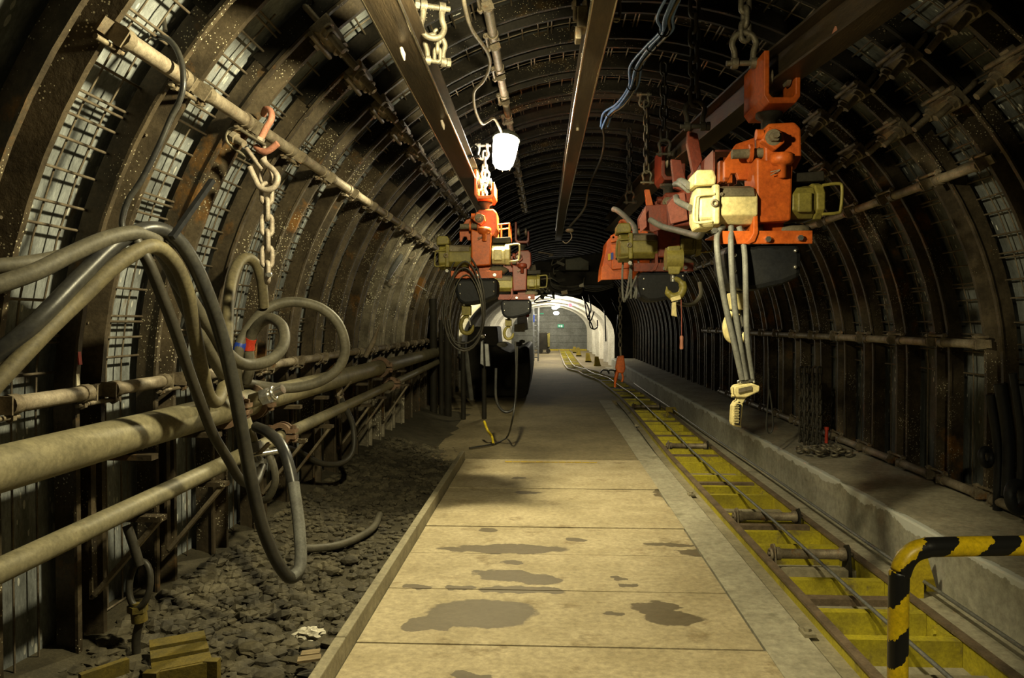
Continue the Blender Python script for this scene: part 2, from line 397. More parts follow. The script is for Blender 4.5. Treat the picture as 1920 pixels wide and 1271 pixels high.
while y < 8.9:
    L = min(2.0, 8.95-y); mb.bb((-1.038, y, -.09), (-.984, y+L-.006, .107)); y += L
struct(mb.build('trim_1', 'curb', None, .006))
mb = MB(); mb.bb((2.42, -.5, -.13), (3.36, 28, .33))
mb.cur = 1; n = 90
vs = []
for j in range(n+1):
    for i in range(9):
        x = 2.47+.88*i/8; yy = -.5+28*j/n; vs.append((x, yy, .331+(.0 if i == 0 else random.uniform(0, .012)+.03*(i/8)**3)))
mb.add(vs, [(j*9+i, j*9+i+1, (j+1)*9+i+1, (j+1)*9+i) for j in range(n) for i in range(8)], True)
struct(mb.build('trim_2', ['ledge', 'ledge_top'], None, .012))
# yellow painted line across the slabs
mb = MB(); a = FZ(948, 863); b = FZ(1118, 861)
for k in range(12):
    t0, t1 = k/12, (k+.93)/12
    mb.bb((a.x+(b.x-a.x)*t0, 8.78, .0035), (a.x+(b.x-a.x)*t1, 8.82+random.uniform(-.008, .012), .0065))
single('floor_line', mb, 'yellow_paint', 'thin worn yellow line painted across the pale floor slabs', 'floor marking')
# far white section and end wall
def lin(y, k=1.0, left=True, right=True, ang0=0, ang1=180):
    P = []
    if right: P.append(Vector((.15+2.38*k, y, 0)))
    for i in range(19):
        a = math.radians(ang0+(ang1-ang0)*i/18); P.append(Vector((.15+2.38*k*math.cos(a), y, 1.15+1.55*k*math.sin(a))))
    if left: P.append(Vector((.15-2.38*k, y, 0)))
    return P
mb = MB(); Ys = [28+.25*i for i in range(73)]
rows = [lin(y, 1.02-.075*max(0, math.sin(2*PI*y/2.6))**2) for y in Ys]; n = len(rows[0])
mb.add([p for r in rows for p in r], [(j*n+i, j*n+i+1, (j+1)*n+i+1, (j+1)*n+i) for j in range(len(Ys)-1) for i in range(n-1)], True)
struct(mb.build('wall_right', 'white_lining', recalc=False))
mb = MB()
Ys = [18+.25*i for i in range(41)]
rows = [lin(y, 1.02-.06*max(0, math.sin(2*PI*y/2.6))**2, right=False, ang0=120) for y in Ys]; n = len(rows[0])
mb.add([p for r in rows for p in r], [(j*n+i, j*n+i+1, (j+1)*n+i+1, (j+1)*n+i) for j in range(len(Ys)-1) for i in range(n-1)], True)
struct(mb.build('wall_left', 'white_lining', recalc=False))
mb = MB(); P = lin(28.02, 1.0)
Q = [arch_pt(s, -.3)[0]+Vector((0, 28.02, 0)) for s in ([-1.27]+[10*i for i in range(19)]+[181.3])]
n = len(P); mb.add(P+Q, [(i, i+1, n+i+1, n+i) for i in range(n-1)]); struct(mb.build('wall_back', 'dark_iron', recalc=False))
mb = MB(); mb.bb((-3, 46, -.1), (3.4, 46.3, 3.4)); struct(mb.build('wall_back', 'end_wall'))

# ------------------------------------------------------------------ steel arches
AW, AD = .112, .135
SEC = [(-AW, 0), (-.082, 0), (-.054, .014-AD), (.054, .014-AD), (.082, 0), (AW, 0), (AW, -.014), (.092, -.014), (.064, -AD), (-.064, -AD), (-.092, -.014), (-AW, -.014)]
def sweep(mb, s0, s1, off=0, step=4):
    ss = arch_path(s0, s1, step); n = len(SEC); vs = []
    for s in ss:
        p, nn = arch_pt(s)
        for u, d in SEC: vs.append(p+nn*(d+off)+Vector((0, u, 0)))
    fs = [(i*n+k, i*n+(k+1) % n, (i+1)*n+(k+1) % n, (i+1)*n+k) for i in range(len(ss)-1) for k in range(n)]
    mb.add(vs, fs+[tuple(range(n)), tuple(range((len(ss)-1)*n, len(ss)*n))[::-1]])
def arch_proto():
    t = thing('steel_arch', (0, 0, 0), '', 'tunnel arch', 'steel arch ribs of the tunnel')
    mb = MB(); sweep(mb, 39, 139, -.018); mb.build('roof_segment', 'arch_roof_shade', t)
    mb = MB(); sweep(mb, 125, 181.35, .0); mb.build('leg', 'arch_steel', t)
    mb = MB(); sweep(mb, -.92, 52, .0); mb.build('leg', 'arch_steel', t)
    return t
A0 = arch_proto()
NK = 37
def arch_label(k):
    if k == -1: return 'black unlit steel arch rib nearest the camera, across the top left corner'
    if k == 0: return 'steel arch rib with a red and white mark on its left leg'
    if k < 12: return f'rusty steel arch rib, {ORD[k-1]} one beyond the rib with the red and white mark'
    return 'unlit steel arch rib deep in the tunnel beyond the glowing lamp'
for k in range(-1, NK):
    o = A0 if k == -1 else dup(A0, (0, 0, 0))
    o.location = (0, Y0+DY*k, 0); o['label'] = arch_label(k)
    if k == 0: ARCH0 = o
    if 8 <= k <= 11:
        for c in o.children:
            if c.name.startswith('leg') and c.location.x < 0: c.material_slots[0].link = 'OBJECT'; c.material_slots[0].material = MATS['arch_pale']; c['label'] = 'pale leg'
    if k >= 22: bpy.data.objects.remove([c for c in o.children if c.name.startswith('leg') and c.location.x < 0][0])
WO[ARCH0.name] = Vector((0, Y0, 0))
for z0, z1, m in ((1.46, 1.54, 'red'), (1.30, 1.46, 'white_paint')):
    pa = W(104, 675, Y0-AW+.012).z
    mb = MB(); mb.T = None
    zc = (z0+z1)/2
    s = 180-math.degrees(math.asin((zc-CZ)/RR)); h = (z1-z0)
    p, nn = arch_pt(s, .002); mb.box(p+Vector((0, Y0-AW+.012, 0)), (.006, .022, h), Matrix.Rotation(-math.radians(180-s), 3, 'Y'))
    mb.build('painted_mark', m, ARCH0, label='red painted mark' if m == 'red' else 'white painted mark')

# ------------------------------------------------------------------ wire mesh mats between the arches
def mat_mesh(s0, s1, stubs):
    mb = MB(); y0, y1 = .125, DY-.125
    for i in range(3):
        y = y0+(y1-y0)*(i+.5)/3+random.uniform(-.02, .02)
        mb.tube([arch_pt(s, -.135)[0]+Vector((0, y, 0)) for s in arch_path(s0, s1, 6)], .005, 5)
    s = s0+1
    while s < s1:
        metres = s < 0 or s >= 180
        for q in range(random.choice((1, 1, 1, 2))):
            ss = s+q*(.02 if metres else .6); 
            if not s0 < ss < s1: continue
            p, nn = arch_pt(ss, -.121); yo = random.uniform(-.02, .02)
            a = p+Vector((0, y0-.055+yo, 0)); b = p+Vector((0, y1+.055+yo, 0))
            pts = [a, b]
            if random.random() < stubs: pts = [a+nn*random.uniform(.02, .06), a+Vector((0, .03, 0)), b]
            mb.tube(pts, .007, 5)
        st = random.uniform(.095, .165); s += st if (s < 0 or s >= 180) else math.degrees(st/RR)
        if s-st < 0 < s and s0 < 0: s = max(s, 0)
    return mb
kinds = [('left wall', 'wire_mesh', 134, 181.2, .25), ('roof', 'wire_mesh', 50, 131, .6), ('right wall', 'wire_mesh', -.9, 47, .3)]
for side, nm, s0, s1, st in kinds:
    protos = []
    for v in range(3):
        if side == 'right wall' or True:
            protos.append(mat_mesh(s0 if s0 > 0 else s0, s1, st))
    objs = []
    for k in range(-1, 15):
        lab = f'wire mesh mat on the {side}, {ORD[k+1]} bay counted from the camera'
        if k < 2:
            o = protos[k+1].build('wire_mesh', 'mesh_wire'); objs.append((o, o.location.copy()))
            o.location = objs[-1][1]+Vector((0, Y0+DY*k, 0)); tag(o, lab, 'wire mesh', f'wire mesh mats on the {side}')
        else:
            src, l0 = objs[(k+random.randint(0, 2)) % 3]
            o = dup(src, l0+Vector((0, Y0+DY*k, 0)), label=lab)

# ------------------------------------------------------------------ tube struts between arches
def strut_proto():
    t = thing('tube_strut', (0, 0, 0), '', 'strut')
    mb = MB(); mb.cyl((0, .10, .045), (0, DY-.10, .045), .034, 14); mb.build('tube', 'strut_tube', t)
    for y, sg in ((.0, 1), (DY, -1)):
        mb = MB(); mb.tube([(0, y+sg*.09, .045), (0, y+sg*.14, .045)], .041, 12); mb.bb((-.03, y+sg*.01, .002), (.03, y+sg*.11, .014)); mb.bb((-.036, y+sg*.07, .0), (.036, y+sg*.078, .08))
        mb.build('clamp', 'clamp_steel', t)
        mb = MB(); mb.tube([(.052, y+sg*.0, .03), (.052, y+sg*.16, .04)], .011, 8); mb.nut((.052, y+sg*.12, .038), (0, 1, 0), .021, .02); mb.build('hook_bolt', 'clamp_steel', t)
    return t
S0 = strut_proto(); first = True
for row, s, ks, kv in (('upper left wall', 145.2, range(-1, 17), 0), ('lower left wall', 178.2, range(-1, 17), 0), ('crown of the roof', 110.4, range(1, 15), 1),
                       ('upper right wall', 32.4, range(2, 17), 2), ('middle of the right wall', 5.4, range(3, 17), 3), ('foot of the right wall', -.84, range(2, 15), 2)):
    for i, k in enumerate(ks):
        p, nn = arch_pt(s, .0)
        ang = math.atan2(nn.x, nn.z)
        o = S0 if first else dup(S0, (0, 0, 0)); first = False
        o.location = p+Vector((0, Y0+DY*k, 0)); o.rotation_euler = (0, ang, 0)
        pale = 'pale dusty' if row != 'middle of the right wall' else 'dim dusty'
        o['label'] = f'{pale} tube strut along the {row}, {ORD[i]} from the near end' if i < 11 else f'far dark tube strut deep along the {row}'
        o['group'] = f'tube struts along the {row}'
# ------------------------------------------------------------------ yoke clamps where arch segments overlap
def yoke_proto():
    t = thing('yoke_clamp', (0, 0, 0), '', 'clamp')
    mb = MB(); mb.prism([(-.05, .0), (.05, .0), (.05, .02), (.03, .05), (-.03, .05), (-.05, .02)], -.12, .12); mb.build('saddle', 'clamp_steel', t, .006)
    mb = MB()
    for sx in (-1,):
        mb.tube(spline([(0, -.105, .11), (0, -.105, 0), (0, -.09, -.08), (0, 0, -.125), (0, .09, -.08), (0, .105, 0), (0, .105, .11)], 4), .014, 8)
    mb.build('u_bolt', 'clamp_steel', t)
    for y in (-.105, .105):
        mb = MB(); mb.nut((0, y, .066), (0, 0, 1), .03, .03); mb.cyl((0, y, .05), (0, y, .17), .017, 8); mb.cyl((0, y, .05), (0, y, .058), .04, 12); mb.build('nut', 'clamp_steel', t)
    mb = MB(); mb.cyl((.06, -.13, .03), (.06, .15, .03), .012, 8); mb.bb((.03, -.03, .0), (.085, .03, .03)); mb.build('tie_rod', 'clamp_steel', t)
    return t
K0 = yoke_proto(); first = True
for row, s, ks in (('left haunch', 131, range(1, 13)), ('right haunch upper line', 50.5, range(0, 10)), ('right haunch lower line', 42, range(0, 12))):
    for i, k in enumerate(ks):
        p, nn = arch_pt(s, .004); o = K0 if first else dup(K0, (0, 0, 0)); first = False
        o.location = p+Vector((0, Y0+DY*k, 0)); o.rotation_euler = (0, math.atan2(nn.x, nn.z), 0); o.scale = (1.25, 1.25, 1.25)
        o['label'] = f'rusty yoke clamp along the {row}, {ORD[i]} from the near end'
        o['group'] = f'yoke clamps on the {row}'

# ------------------------------------------------------------------ pipes on the left wall
PX, PZ, PR = -1.95, 1.128, .085
def pipe(y0, y1, label):
    mb = MB(); mb.tube([(PX, y0+(y1-y0)*i/8, PZ) for i in range(9)], PR, 28); single('large_pipe', mb, 'pipe_paint', label, 'pipe', 'sections of the large pipe')
pipe(.6, 4.46, 'thick beige pipe section nearest the camera along the left wall')
pipe(4.83, 8.60, 'thick beige pipe section beyond the looped hoses')
pipe(8.72, 13.4, 'thick beige pipe section running into the dark behind the hose coil')
def coupling(y, x, z, r, label):
    t = thing('pipe_coupling', (x, y, z), label, 'coupling', 'pipe couplings')
    for sg in (1, -1):
        mb = MB(); ring = []
        for i in range(13):
            a = math.radians(-84+168*i/12); ring.append((math.sin(a), math.cos(a)*sg))
        for (ra, rb, ya, yb) in ((r+.002, r+.036, -.042, -.02), (r+.002, r+.036, .02, .042), (r+.012, r+.028, -.03, .03)):
            vs = []
            for (u, v) in ring:
                for (rr, yy) in ((ra, ya), (rb, ya), (rb, yb), (ra, yb)): vs.append((x+u*rr, y+yy, z+v*rr))
            n = len(ring); mb.add(vs, [(i*4+k, i*4+(k+1) % 4, i*4+4+(k+1) % 4, i*4+4+k) for i in range(n-1) for k in range(4)]+[(0, 1, 2, 3), tuple(range((n-1)*4, n*4))[::-1]])
        for sx in (1, -1): mb.bb((x+sx*(r+.004), y-.04, z+sg*.008), (x+sx*(r+.065), y+.04, z+sg*.034))
        mb.build('half_clamp', 'coupling_rust', t)
    for sx in (1, -1):
        mb = MB(); mb.cyl((x+sx*(r+.042), y, z-.06), (x+sx*(r+.042), y, z+.06), .011, 8); mb.nut((x+sx*(r+.042), y, z+.046), (0, 0, 1), .022, .022); mb.nut((x+sx*(r+.042), y, z-.046), (0, 0, 1), .022, .022)
        mb.build('bolt', 'coupling_rust', t)
coupling(4.45, PX, PZ, PR, 'rusty split coupling on the thick pipe, on the near side of the tee')
coupling(4.85, PX, PZ, PR, 'rusty split coupling on the thick pipe, on the far side of the tee')
coupling(8.66, PX, PZ, PR, 'rusty split coupling on the thick pipe beyond the large hose loop')
coupling(5.26, -1.9, .855, .046, 'rusty split coupling on the thinner lower pipe below the tee')
coupling(9.05, -1.9, .905, .046, 'small rusty split coupling far along the thinner lower pipe')
def pz2(y): return .79+.0165*(y-2.6)
mb = MB(); mb.tube([(-1.9, y, pz2(y)) for y in (.6, 2, 4, 5.24)], .046, 20); single('thin_pipe', mb, 'pipe_paint', 'thinner beige pipe section low on the left wall nearest the camera', 'pipe', 'sections of the thinner pipe')
mb = MB(); mb.tube([(-1.9, y, pz2(y)) for y in (5.28, 7, 9.04)], .046, 20); single('thin_pipe', mb, 'pipe_paint', 'thinner beige pipe section beyond the hose drop', 'pipe', 'sections of the thinner pipe')
mb = MB(); mb.tube([(-1.9, y, pz2(y)) for y in (9.06, 11, 13)], .046, 20); single('thin_pipe', mb, 'pipe_paint', 'farthest thinner pipe section fading into the dark', 'pipe', 'sections of the thinner pipe')
# tee with valve between the couplings
t = thing('pipe_tee', (PX, 4.65, PZ-.2), 'tee fitting with shut-off valve between two rusty couplings on the thick pipe', 'valve')
mb = MB(); mb.cyl((PX, 4.46, PZ), (PX, 4.84, PZ), PR+.004, 24); mb.cyl((PX, 4.65, PZ), (PX+.16, 4.65, PZ+.05), .045, 16); mb.cyl((PX, 4.65, PZ), (PX+.08, 4.65, PZ-.24), .04, 16); mb.build('body', 'pipe_paint', t)
mb = MB(); a = Vector((PX+.17, 4.65, PZ+.055)); mb.nut(a, (3, 0, 1), .055, .05); mb.ring(a+Vector((.05, 0, .02)), (3, 0, 1), .04, .012); mb.cyl(a, a+Vector((.12, -.02, .05)), .03, 12); mb.build('hose_nipple', 'chrome', t, label='bright hose nipple')
mb = MB(); a = Vector((PX+.09, 4.65, PZ-.27)); mb.nut(a, (.3, 0, -1), .055, .06); mb.cyl(a, a+Vector((.05, 0, -.15)), .036, 14); mb.nut(a+Vector((.035, 0, -.1)), (.3, 0, -1), .05, .03); mb.cyl(a+Vector((-.05, -.06, -.05)), a+Vector((.14, .05, -.03)), .02, 10); mb.build('valve', 'chrome', t, label='bright steel valve body')
mb = MB(); a = Vector((PX+.14, 4.62, PZ-.3)); mb.bar(a, a+Vector((.10, -.1, .08)), .03, .012); mb.build('lever', 'clamp_steel', t)
# pipe brackets: arm and brace welded to every second leg
for i, k in enumerate((0, 1, 3, 4, 6, 7, 9)):
    y = Y0+DY*k; t = thing('pipe_bracket', (-2.1, y, .55), f'dark steel pipe bracket with diagonal brace below the pipes, {ORD[i]} from the camera', 'bracket', 'pipe brackets on the left wall')
    mb = MB(); mb.bb((-2.13, y-.03, pz2(y)-.075), (-1.78, y+.03, pz2(y)-.05)); mb.build('arm', 'arch_steel', t)
    mb = MB(); mb.bar((-1.80, y, pz2(y)-.07), (-2.11, y, .38), .045, .02); mb.build('brace', 'clamp_steel', t)
    mb = MB(); mb.bb((-2.13, y-.03, PZ-PR-.03), (-1.82, y+.03, PZ-PR-.004)); mb.bb((-2.13, y-.02, .36), (-2.115, y+.02, PZ)); mb.build('shelf_plate', 'arch_steel', t)
# ------------------------------------------------------------------ monorail beams
def ibeam(name, path, wd, ht, label, m='beam_steel', worn=True, fl=.014):
    """path: points at the centre of the underside."""
    P = [Vector(p) for p in path]; t = thing(name, P[0], label, 'beam', 'monorail beams')
    def run(x0, x1, z0, z1):
        vs = []
        for i, p in enumerate(P):
            d = (P[min(i+1, len(P)-1)]-P[max(i-1, 0)]); d.z = 0; d.normalize(); sx = Vector((d.y, -d.x, 0))
            vs += [p+sx*x0+Vector((0, 0, z0)), p+sx*x1+Vector((0, 0, z0)), p+sx*x1+Vector((0, 0, z1)), p+sx*x0+Vector((0, 0, z1))]
        n = len(P)
        return vs, [(i*4+k, i*4+(k+1) % 4, i*4+4+(k+1) % 4, i*4+4+k) for i in range(n-1) for k in range(4)]+[(0, 1, 2, 3), tuple(range(4*n-4, 4*n))[::-1]]
    for nm, a, mm in (('lower_flange', (-wd/2, wd/2, 0, fl), m), ('web', (-.006, .006, fl, ht-fl), m), ('upper_flange', (-wd/2, wd/2, ht-fl, ht), m)):
        mb = MB(); mb.add(*run(*a)); mb.build(nm, mm, t)
    if worn:
        for sx in (-1, 1):
            vs = []
            for i, p in enumerate(P):
                d = (P[min(i+1, len(P)-1)]-P[max(i-1, 0)]); d.z = 0; d.normalize(); vs.append(p+Vector((d.y, -d.x, 0))*sx*wd/2+Vector((0, 0, .007)))
            mb = MB(); mb.tube(vs, .0085, 10); mb.build('flange_edge', 'beam_worn', t, label='bright worn flange edge')
    return t
BZ = 2.99
LB = ibeam('monorail_beam', [W(648, -60, 2.85), W(712, 0, 3.12), W(802, 185, 4.44), W(868, 320, 6.6), W(893, 371, 7.9), W(925, 436, 11)], .15, .17, 'left overhead monorail beam with bright worn lower edges')
RB = ibeam('monorail_beam', [W(1150, -70, 2.9), W(1134, 0, 3.20), W(1092, 200, 4.78), W(1056, 390, 9.0), W(1047, 450, 12.5)], .10, .17, 'middle overhead monorail beam with one bright edge, right of the lamp')
TB = ibeam('monorail_beam', [Vector((1.62, 2.4, BZ)), Vector((1.46, 3.24, BZ)), Vector((1.30, 4.4, BZ)), Vector((1.13, 6.2, BZ)), Vector((1.02, 8, BZ)), Vector((.92, 11, BZ))], .15, .19, 'right overhead monorail beam carrying the large orange hoist', worn=False)
# ------------------------------------------------------------------ chains, shackles, hooks
def link_mb(pitch, r, mb=None, T=None):
    mb = mb or MB(); mb.T = T; hl = pitch/2; rw = hl*.62
    pts = []
    for k in range(9): a = PI*k/8; pts.append((rw*math.cos(a), 0, hl-rw+r+rw*math.sin(a)))
    for k in range(9): a = PI+PI*k/8; pts.append((rw*math.cos(a), 0, -(hl-rw+r)+rw*math.sin(a)))
    mb.tube(pts, r, 8, True); mb.T = None; return mb
LINKS = {}
def chain(top, n, pitch, r, label, m='chain_steel', group=None, lean=(0, 0), name='hanging_chain', rot0=0.0):
    t = thing(name, Vector(top)+Vector((lean[0], lean[1], -pitch*n)), label, 'chain', group)
    key = (pitch, r, m)
    for i in range(n):
        f = (i+.5)/n; wl = Vector(top)+Vector((lean[0]*f, lean[1]*f, -pitch*(i+.5)))-t.location
        if key not in LINKS:
            o = link_mb(pitch*1.0, r).build('chain_link', m, t); LINKS[key] = o
        else:
            o = LINKS[key].copy(); COL.objects.link(o); o.parent = t
        o.location = wl; o.rotation_euler = (0, 0, rot0+(PI/2 if i % 2 else 0)+random.uniform(-.15, .15))
    return t
def shackle(c, size, label, m='chain_steel', rz=0.0, flip=False, group='shackles on the overhead chains'):
    t = thing('shackle', c, label, 'shackle', group)
    R = Matrix.Translation(Vector(c)) @ Matrix.Rotation(rz, 4, 'Z') @ (Matrix.Rotation(PI, 4, 'Y') if flip else Matrix.Identity(4))
    mb = MB(); mb.T = R; s = size
    mb.tube(spline([(-.32*s, 0, -.5*s), (-.34*s, 0, -.1*s), (-.42*s, 0, .2*s), (-.28*s, 0, .48*s), (0, 0, .58*s), (.28*s, 0, .48*s), (.42*s, 0, .2*s), (.34*s, 0, -.1*s), (.32*s, 0, -.5*s)], 4), .11*s, 8)
    for sx in (-1, 1): mb.cyl((sx*.22*s, 0, -.5*s), (sx*.44*s, 0, -.5*s), .2*s, 10)
    mb.build('bow', m, t)
    mb = MB(); mb.T = R; mb.cyl((-.62*s, 0, -.5*s), (.6*s, 0, -.5*s), .1*s, 8); mb.nut((.56*s, 0, -.5*s), (1, 0, 0), .19*s, .16*s); mb.build('pin', m, t)
    return t
# chain and hook hanging from the upper left strut
p = W(497, 350, 3.98)
chain(W(500, 348, 3.98), 6, .085, .0130, 'pale rusty chain hanging from an iron hook on the upper left tube strut', 'chain_pale', rot0=.5)
t = thing('chain_hook', W(500, 345, 3.98), 'pale bent open hook holding the rusty chain on the left wall', 'hook')
mb = MB(); mb.tube(spline([W(468, 313, 3.94), W(478, 335, 3.94), W(486, 350, 3.94), W(500, 356, 3.94), W(515, 350, 3.94), W(521, 333, 3.94), W(512, 318, 3.95), W(502, 310, 3.96), W(492, 298, 3.96)], 5), .0155, 10); mb.build('bend', 'chain_pale', t)
mb = MB(); mb.tube(spline([W(462, 278, 3.97), W(478, 300, 3.97), W(492, 318, 3.97)], 3), .012, 8); mb.tube(spline([W(496, 275, 4.00), W(497, 300, 4.00), W(507, 318, 4.00), W(508, 336, 4.00), W(496, 345, 4.00), W(489, 335, 4.00), W(490, 310, 4.00)], 4), .011, 8); mb.build('link', 'chain_pale', t)
mb = MB(); mb.ring(W(504, 515, 3.96), (0, 1, 0), .014, .007, 12, 6); mb.cyl(W(504, 515, 3.98), W(504, 515, 3.92), .013, 10); mb.build('end_bolt', 'chrome', t)
t = thing('strut_shackle', W(470, 260, 3.98), 'long flat shackle with bolt hanging on the upper left tube strut above the hook', 'shackle')
mb = MB(); mb.tube(spline([W(498, 272, 3.96), W(470, 255, 3.95), W(444, 240, 3.95), W(428, 246, 3.95), W(425, 262, 3.95), W(436, 275, 3.97), W(468, 299, 3.99)], 4), .0085, 8); mb.build('bow', 'chain_steel', t)
mb = MB(); mb.cyl(W(430, 252, 3.97), W(458, 270, 3.94), .019, 12); mb.nut(W(440, 258, 3.96), W(458, 270, 3.94)-W(430, 252, 3.97), .032, .03); mb.build('bolt', 'strut_tube', t)
t = thing('pink_hook', W(500, 240, 4.03), 'salmon pink bent rod hooked over the upper left tube strut', 'hook')
mb = MB(); mb.tube(spline([W(488, 262, 3.98), W(499, 240, 3.98), W(509, 222, 3.98), W(507, 208, 4.00), W(498, 205, 4.04), W(494, 215, 4.08)], 5), .0175, 10); mb.build('rod', 'pink_rod', t)
mb = MB(); mb.tube(spline([W(480, 275, 4.00), W(492, 284, 3.98), W(504, 282, 3.97), W(521, 269, 3.96)], 4), .0175, 10); mb.build('rod', 'pink_rod', t)
mb = MB(); mb.nut(W(486, 262, 3.98), (.4, 0, .9), .028, .03); mb.build('nut', 'chain_pale', t)
# overhead chains with shackles
def px_chain(px, y0, y1, Y, pitch, r, label, m, lean=0, group='chains hanging from the roof ribs'):
    a, b = W(px, y0, Y), W(px+lean, y1, Y); n = max(2, round((a.z-b.z)/pitch))
    if n % 2 == 0: n += 1
    return chain(a, n, (a.z-b.z)/n, r, label, m, group, (b.x-a.x, 0), rot0=.25)
px_chain(1212, 190, 322, 7.2, .085, .011, 'pale chain hanging beside the blue cables, brightest of the roof chains', 'chain_steel')
shackle(W(1213, 332, 7.2), .10, 'shackle at the bottom of the brightest roof chain beside the blue cables', 'chain_steel')
shackle(W(1208, 188, 7.2), .11, 'shackle holding the brightest roof chain to a roof rib', 'chain_steel', flip=True)
px_chain(1245, 118, 262, 6.2, .085, .010, 'dim thin chain with an open shackle, between the bright chain and the orange hoist', 'chain_dark')
shackle(W(1246, 276, 6.2), .11, 'dark shackle at the bottom of the dim thin chain', 'chain_dark')
px_chain(1180, 240, 360, 8.2, .085, .011, 'dark chain just left of the brightest roof chain', 'chain_dark')
shackle(W(1181, 370, 8.2), .11, 'dark shackle left of the red trolley frame', 'chain_dark')
px_chain(1302, 0, 195, 4.9, .10, .014, 'nearly black heavy chain left of the large orange hoist', 'chain_dark')
shackle(W(1303, 215, 4.9), .15, 'black heavy shackle on the right monorail beam behind the orange hoist', 'chain_dark')
px_chain(1397, -60, 72, 4.35, .098, .0155, 'heavy grey chain above the large orange hoist', 'chain_steel')
shackle(W(1395, 92, 4.35), .16, 'heavy grey shackle joining the chain to the right monorail beam', 'chain_steel')
px_chain(1163, 540, 650, 12.6, .08, .010, 'thin chain hanging in front of the white lining with an orange hook block below', 'chain_steel')
px_chain(820, 60, 112, 4.0, .07, .011, 'short chain beside the near end of the left monorail beam', 'chain_steel')
shackle(W(816, 92, 4.0), .13, 'rusty shackle beside the near end of the left monorail beam', 'chain_steel', rz=.4)
shackle(W(811, 40, 3.9), .15, 'rusty roof clamp shackle above the left monorail beam', 'chain_steel', rz=.4, flip=True)
px_chain(909, 285, 372, 7.2, .075, .011, 'brightly lit short chain beside the lamp on the left monorail beam', 'chain_pale')
shackle(W(906, 285, 7.2), .12, 'brightly lit shackle left of the glowing lamp', 'chain_pale', flip=True)
shackle(W(910, 330, 7.15), .10, 'lower brightly lit shackle left of the glowing lamp', 'chain_pale', rz=.6)
shackle(W(888, 284, 6.7), .09, 'black shackle silhouetted in front of the lit chain', 'black_rubber')
t = thing('beam_hanger', W(1090, 40, 3.55), 'pale bolted hanger plate on the left side of the middle monorail beam', 'bracket')
a = W(1092, 38, 3.55); mb = MB(); mb.box(a, (.05, .10, .10)); mb.box(a+Vector((-.02, 0, -.07)), (.03, .08, .06)); mb.build('plate', 'clamp_steel', t, .006)
for dx in (-.03, .02): mb = MB(); mb.cyl(a+Vector((dx, 0, .0)), a+Vector((dx, 0, .14)), .015, 8); mb.nut(a+Vector((dx, 0, .07)), (0, 0, 1), .024, .025); mb.build('bolt', 'clamp_steel', t)
t = thing('beam_hanger', W(1152, 20, 3.5), 'thin wire bail hanging on the right side of the middle monorail beam', 'bracket')
mb = MB(); mb.tube(spline([W(1146, -20, 3.5), W(1147, 20, 3.5), W(1150, 37, 3.5), W(1160, 37, 3.5), W(1162, 15, 3.5), W(1160, -20, 3.5)], 4), .008, 8); mb.build('bail', 'chain_steel', t)
mb = MB(); mb.cyl(W(1143, 34, 3.5), W(1162, 34, 3.5), .013, 8); mb.build('pin', 'chain_steel', t)
for px, py, Y, lab in ((760, 90, 3.6, 'first'), (828, 226, 4.9, 'second')):
    a = W(752 if lab == 'first' else px, py, Y); mb = MB(); mb.tube([a, a+Vector((.012, -.01, -.035)), a+Vector((.016, 0, -.06))], [.009, .012, .004], 8)
    single('grease_drip', mb, 'chain_pale', f'{lab} pale drip hanging from the edge of the left monorail beam', 'drip', 'drips on the left monorail beam')
for i, (px, py, Y) in enumerate(((1098, 122, 4.1), (1083, 240, 5.3), (1070, 300, 6.6))):
    a = W(px, py, Y); mb = MB(); mb.box(a+Vector((0, 0, .03)), (.05, .06, .05)); mb.cyl(a+Vector((0, 0, -.02)), a+Vector((0, 0, .05)), .012, 8)
    single('beam_joint', mb, 'clamp_steel', f'{ORD[i]} small joint bolt under the middle monorail beam from the near end', 'bolt', 'joint bolts of the middle beam')

# ------------------------------------------------------------------ hoses on the left
def hose(pts, r, m, label, n=7, sides=14, group=None, name='hose', cat='hose'):
    mb = MB(); mb.tube(spline([W(*p) for p in pts], n), r, sides); return single(name, mb, m, label, cat, group)
H1 = hose([(-60, 705, 2.5), (60, 610, 2.62), (150, 520, 2.8), (220, 455, 2.95), (280, 429, 3.06), (325, 443, 3.16), (360, 488, 3.24), (392, 560, 3.32), (418, 640, 3.42), (438, 725, 3.5), (455, 815, 3.58), (473, 910, 3.66), (493, 990, 3.74),
      (519, 1052, 3.84), (545, 1083, 3.94), (563, 1060, 4.02), (561, 990, 4.1), (548, 900, 4.2), (530, 840, 4.3), (505, 812, 4.45), (480, 800, 4.6)], .0325, 'hose_black', 'glossy black thick hose arching over the bundle and dropping in a long loop', 9, 18)
mb = MB(); mb.tube(spline([W(*p) for p in ((546, 1083.5, 3.945), (563, 1060, 4.02), (561, 990, 4.1), (550, 905, 4.19))], 8), .0335, 16)
o = mb.build('lit_stretch', 'hose_ash', H1, label='lit grey tone painted on the rising end')  # added paler tube: light on the black hose put into colour
hose([(-60, 775, 2.42), (20, 690, 2.55), (90, 617, 2.68), (150, 560, 2.8), (220, 495, 2.92), (285, 462, 3.04), (325, 490, 3.14), (350, 545, 3.24), (364, 620, 3.36), (378, 690, 3.5), (392, 742, 3.66), (408, 752, 3.8), (420, 715, 3.95), (426, 640, 4.1), (429, 560, 4.25),
      (440, 508, 4.4), (458, 484, 4.52), (478, 492, 4.62), (490, 525, 4.7), (495, 575, 4.78)], .032, 'hose_beige', 'beige dusty hose rising from the lower left and looping up behind the chain', 8, 16)
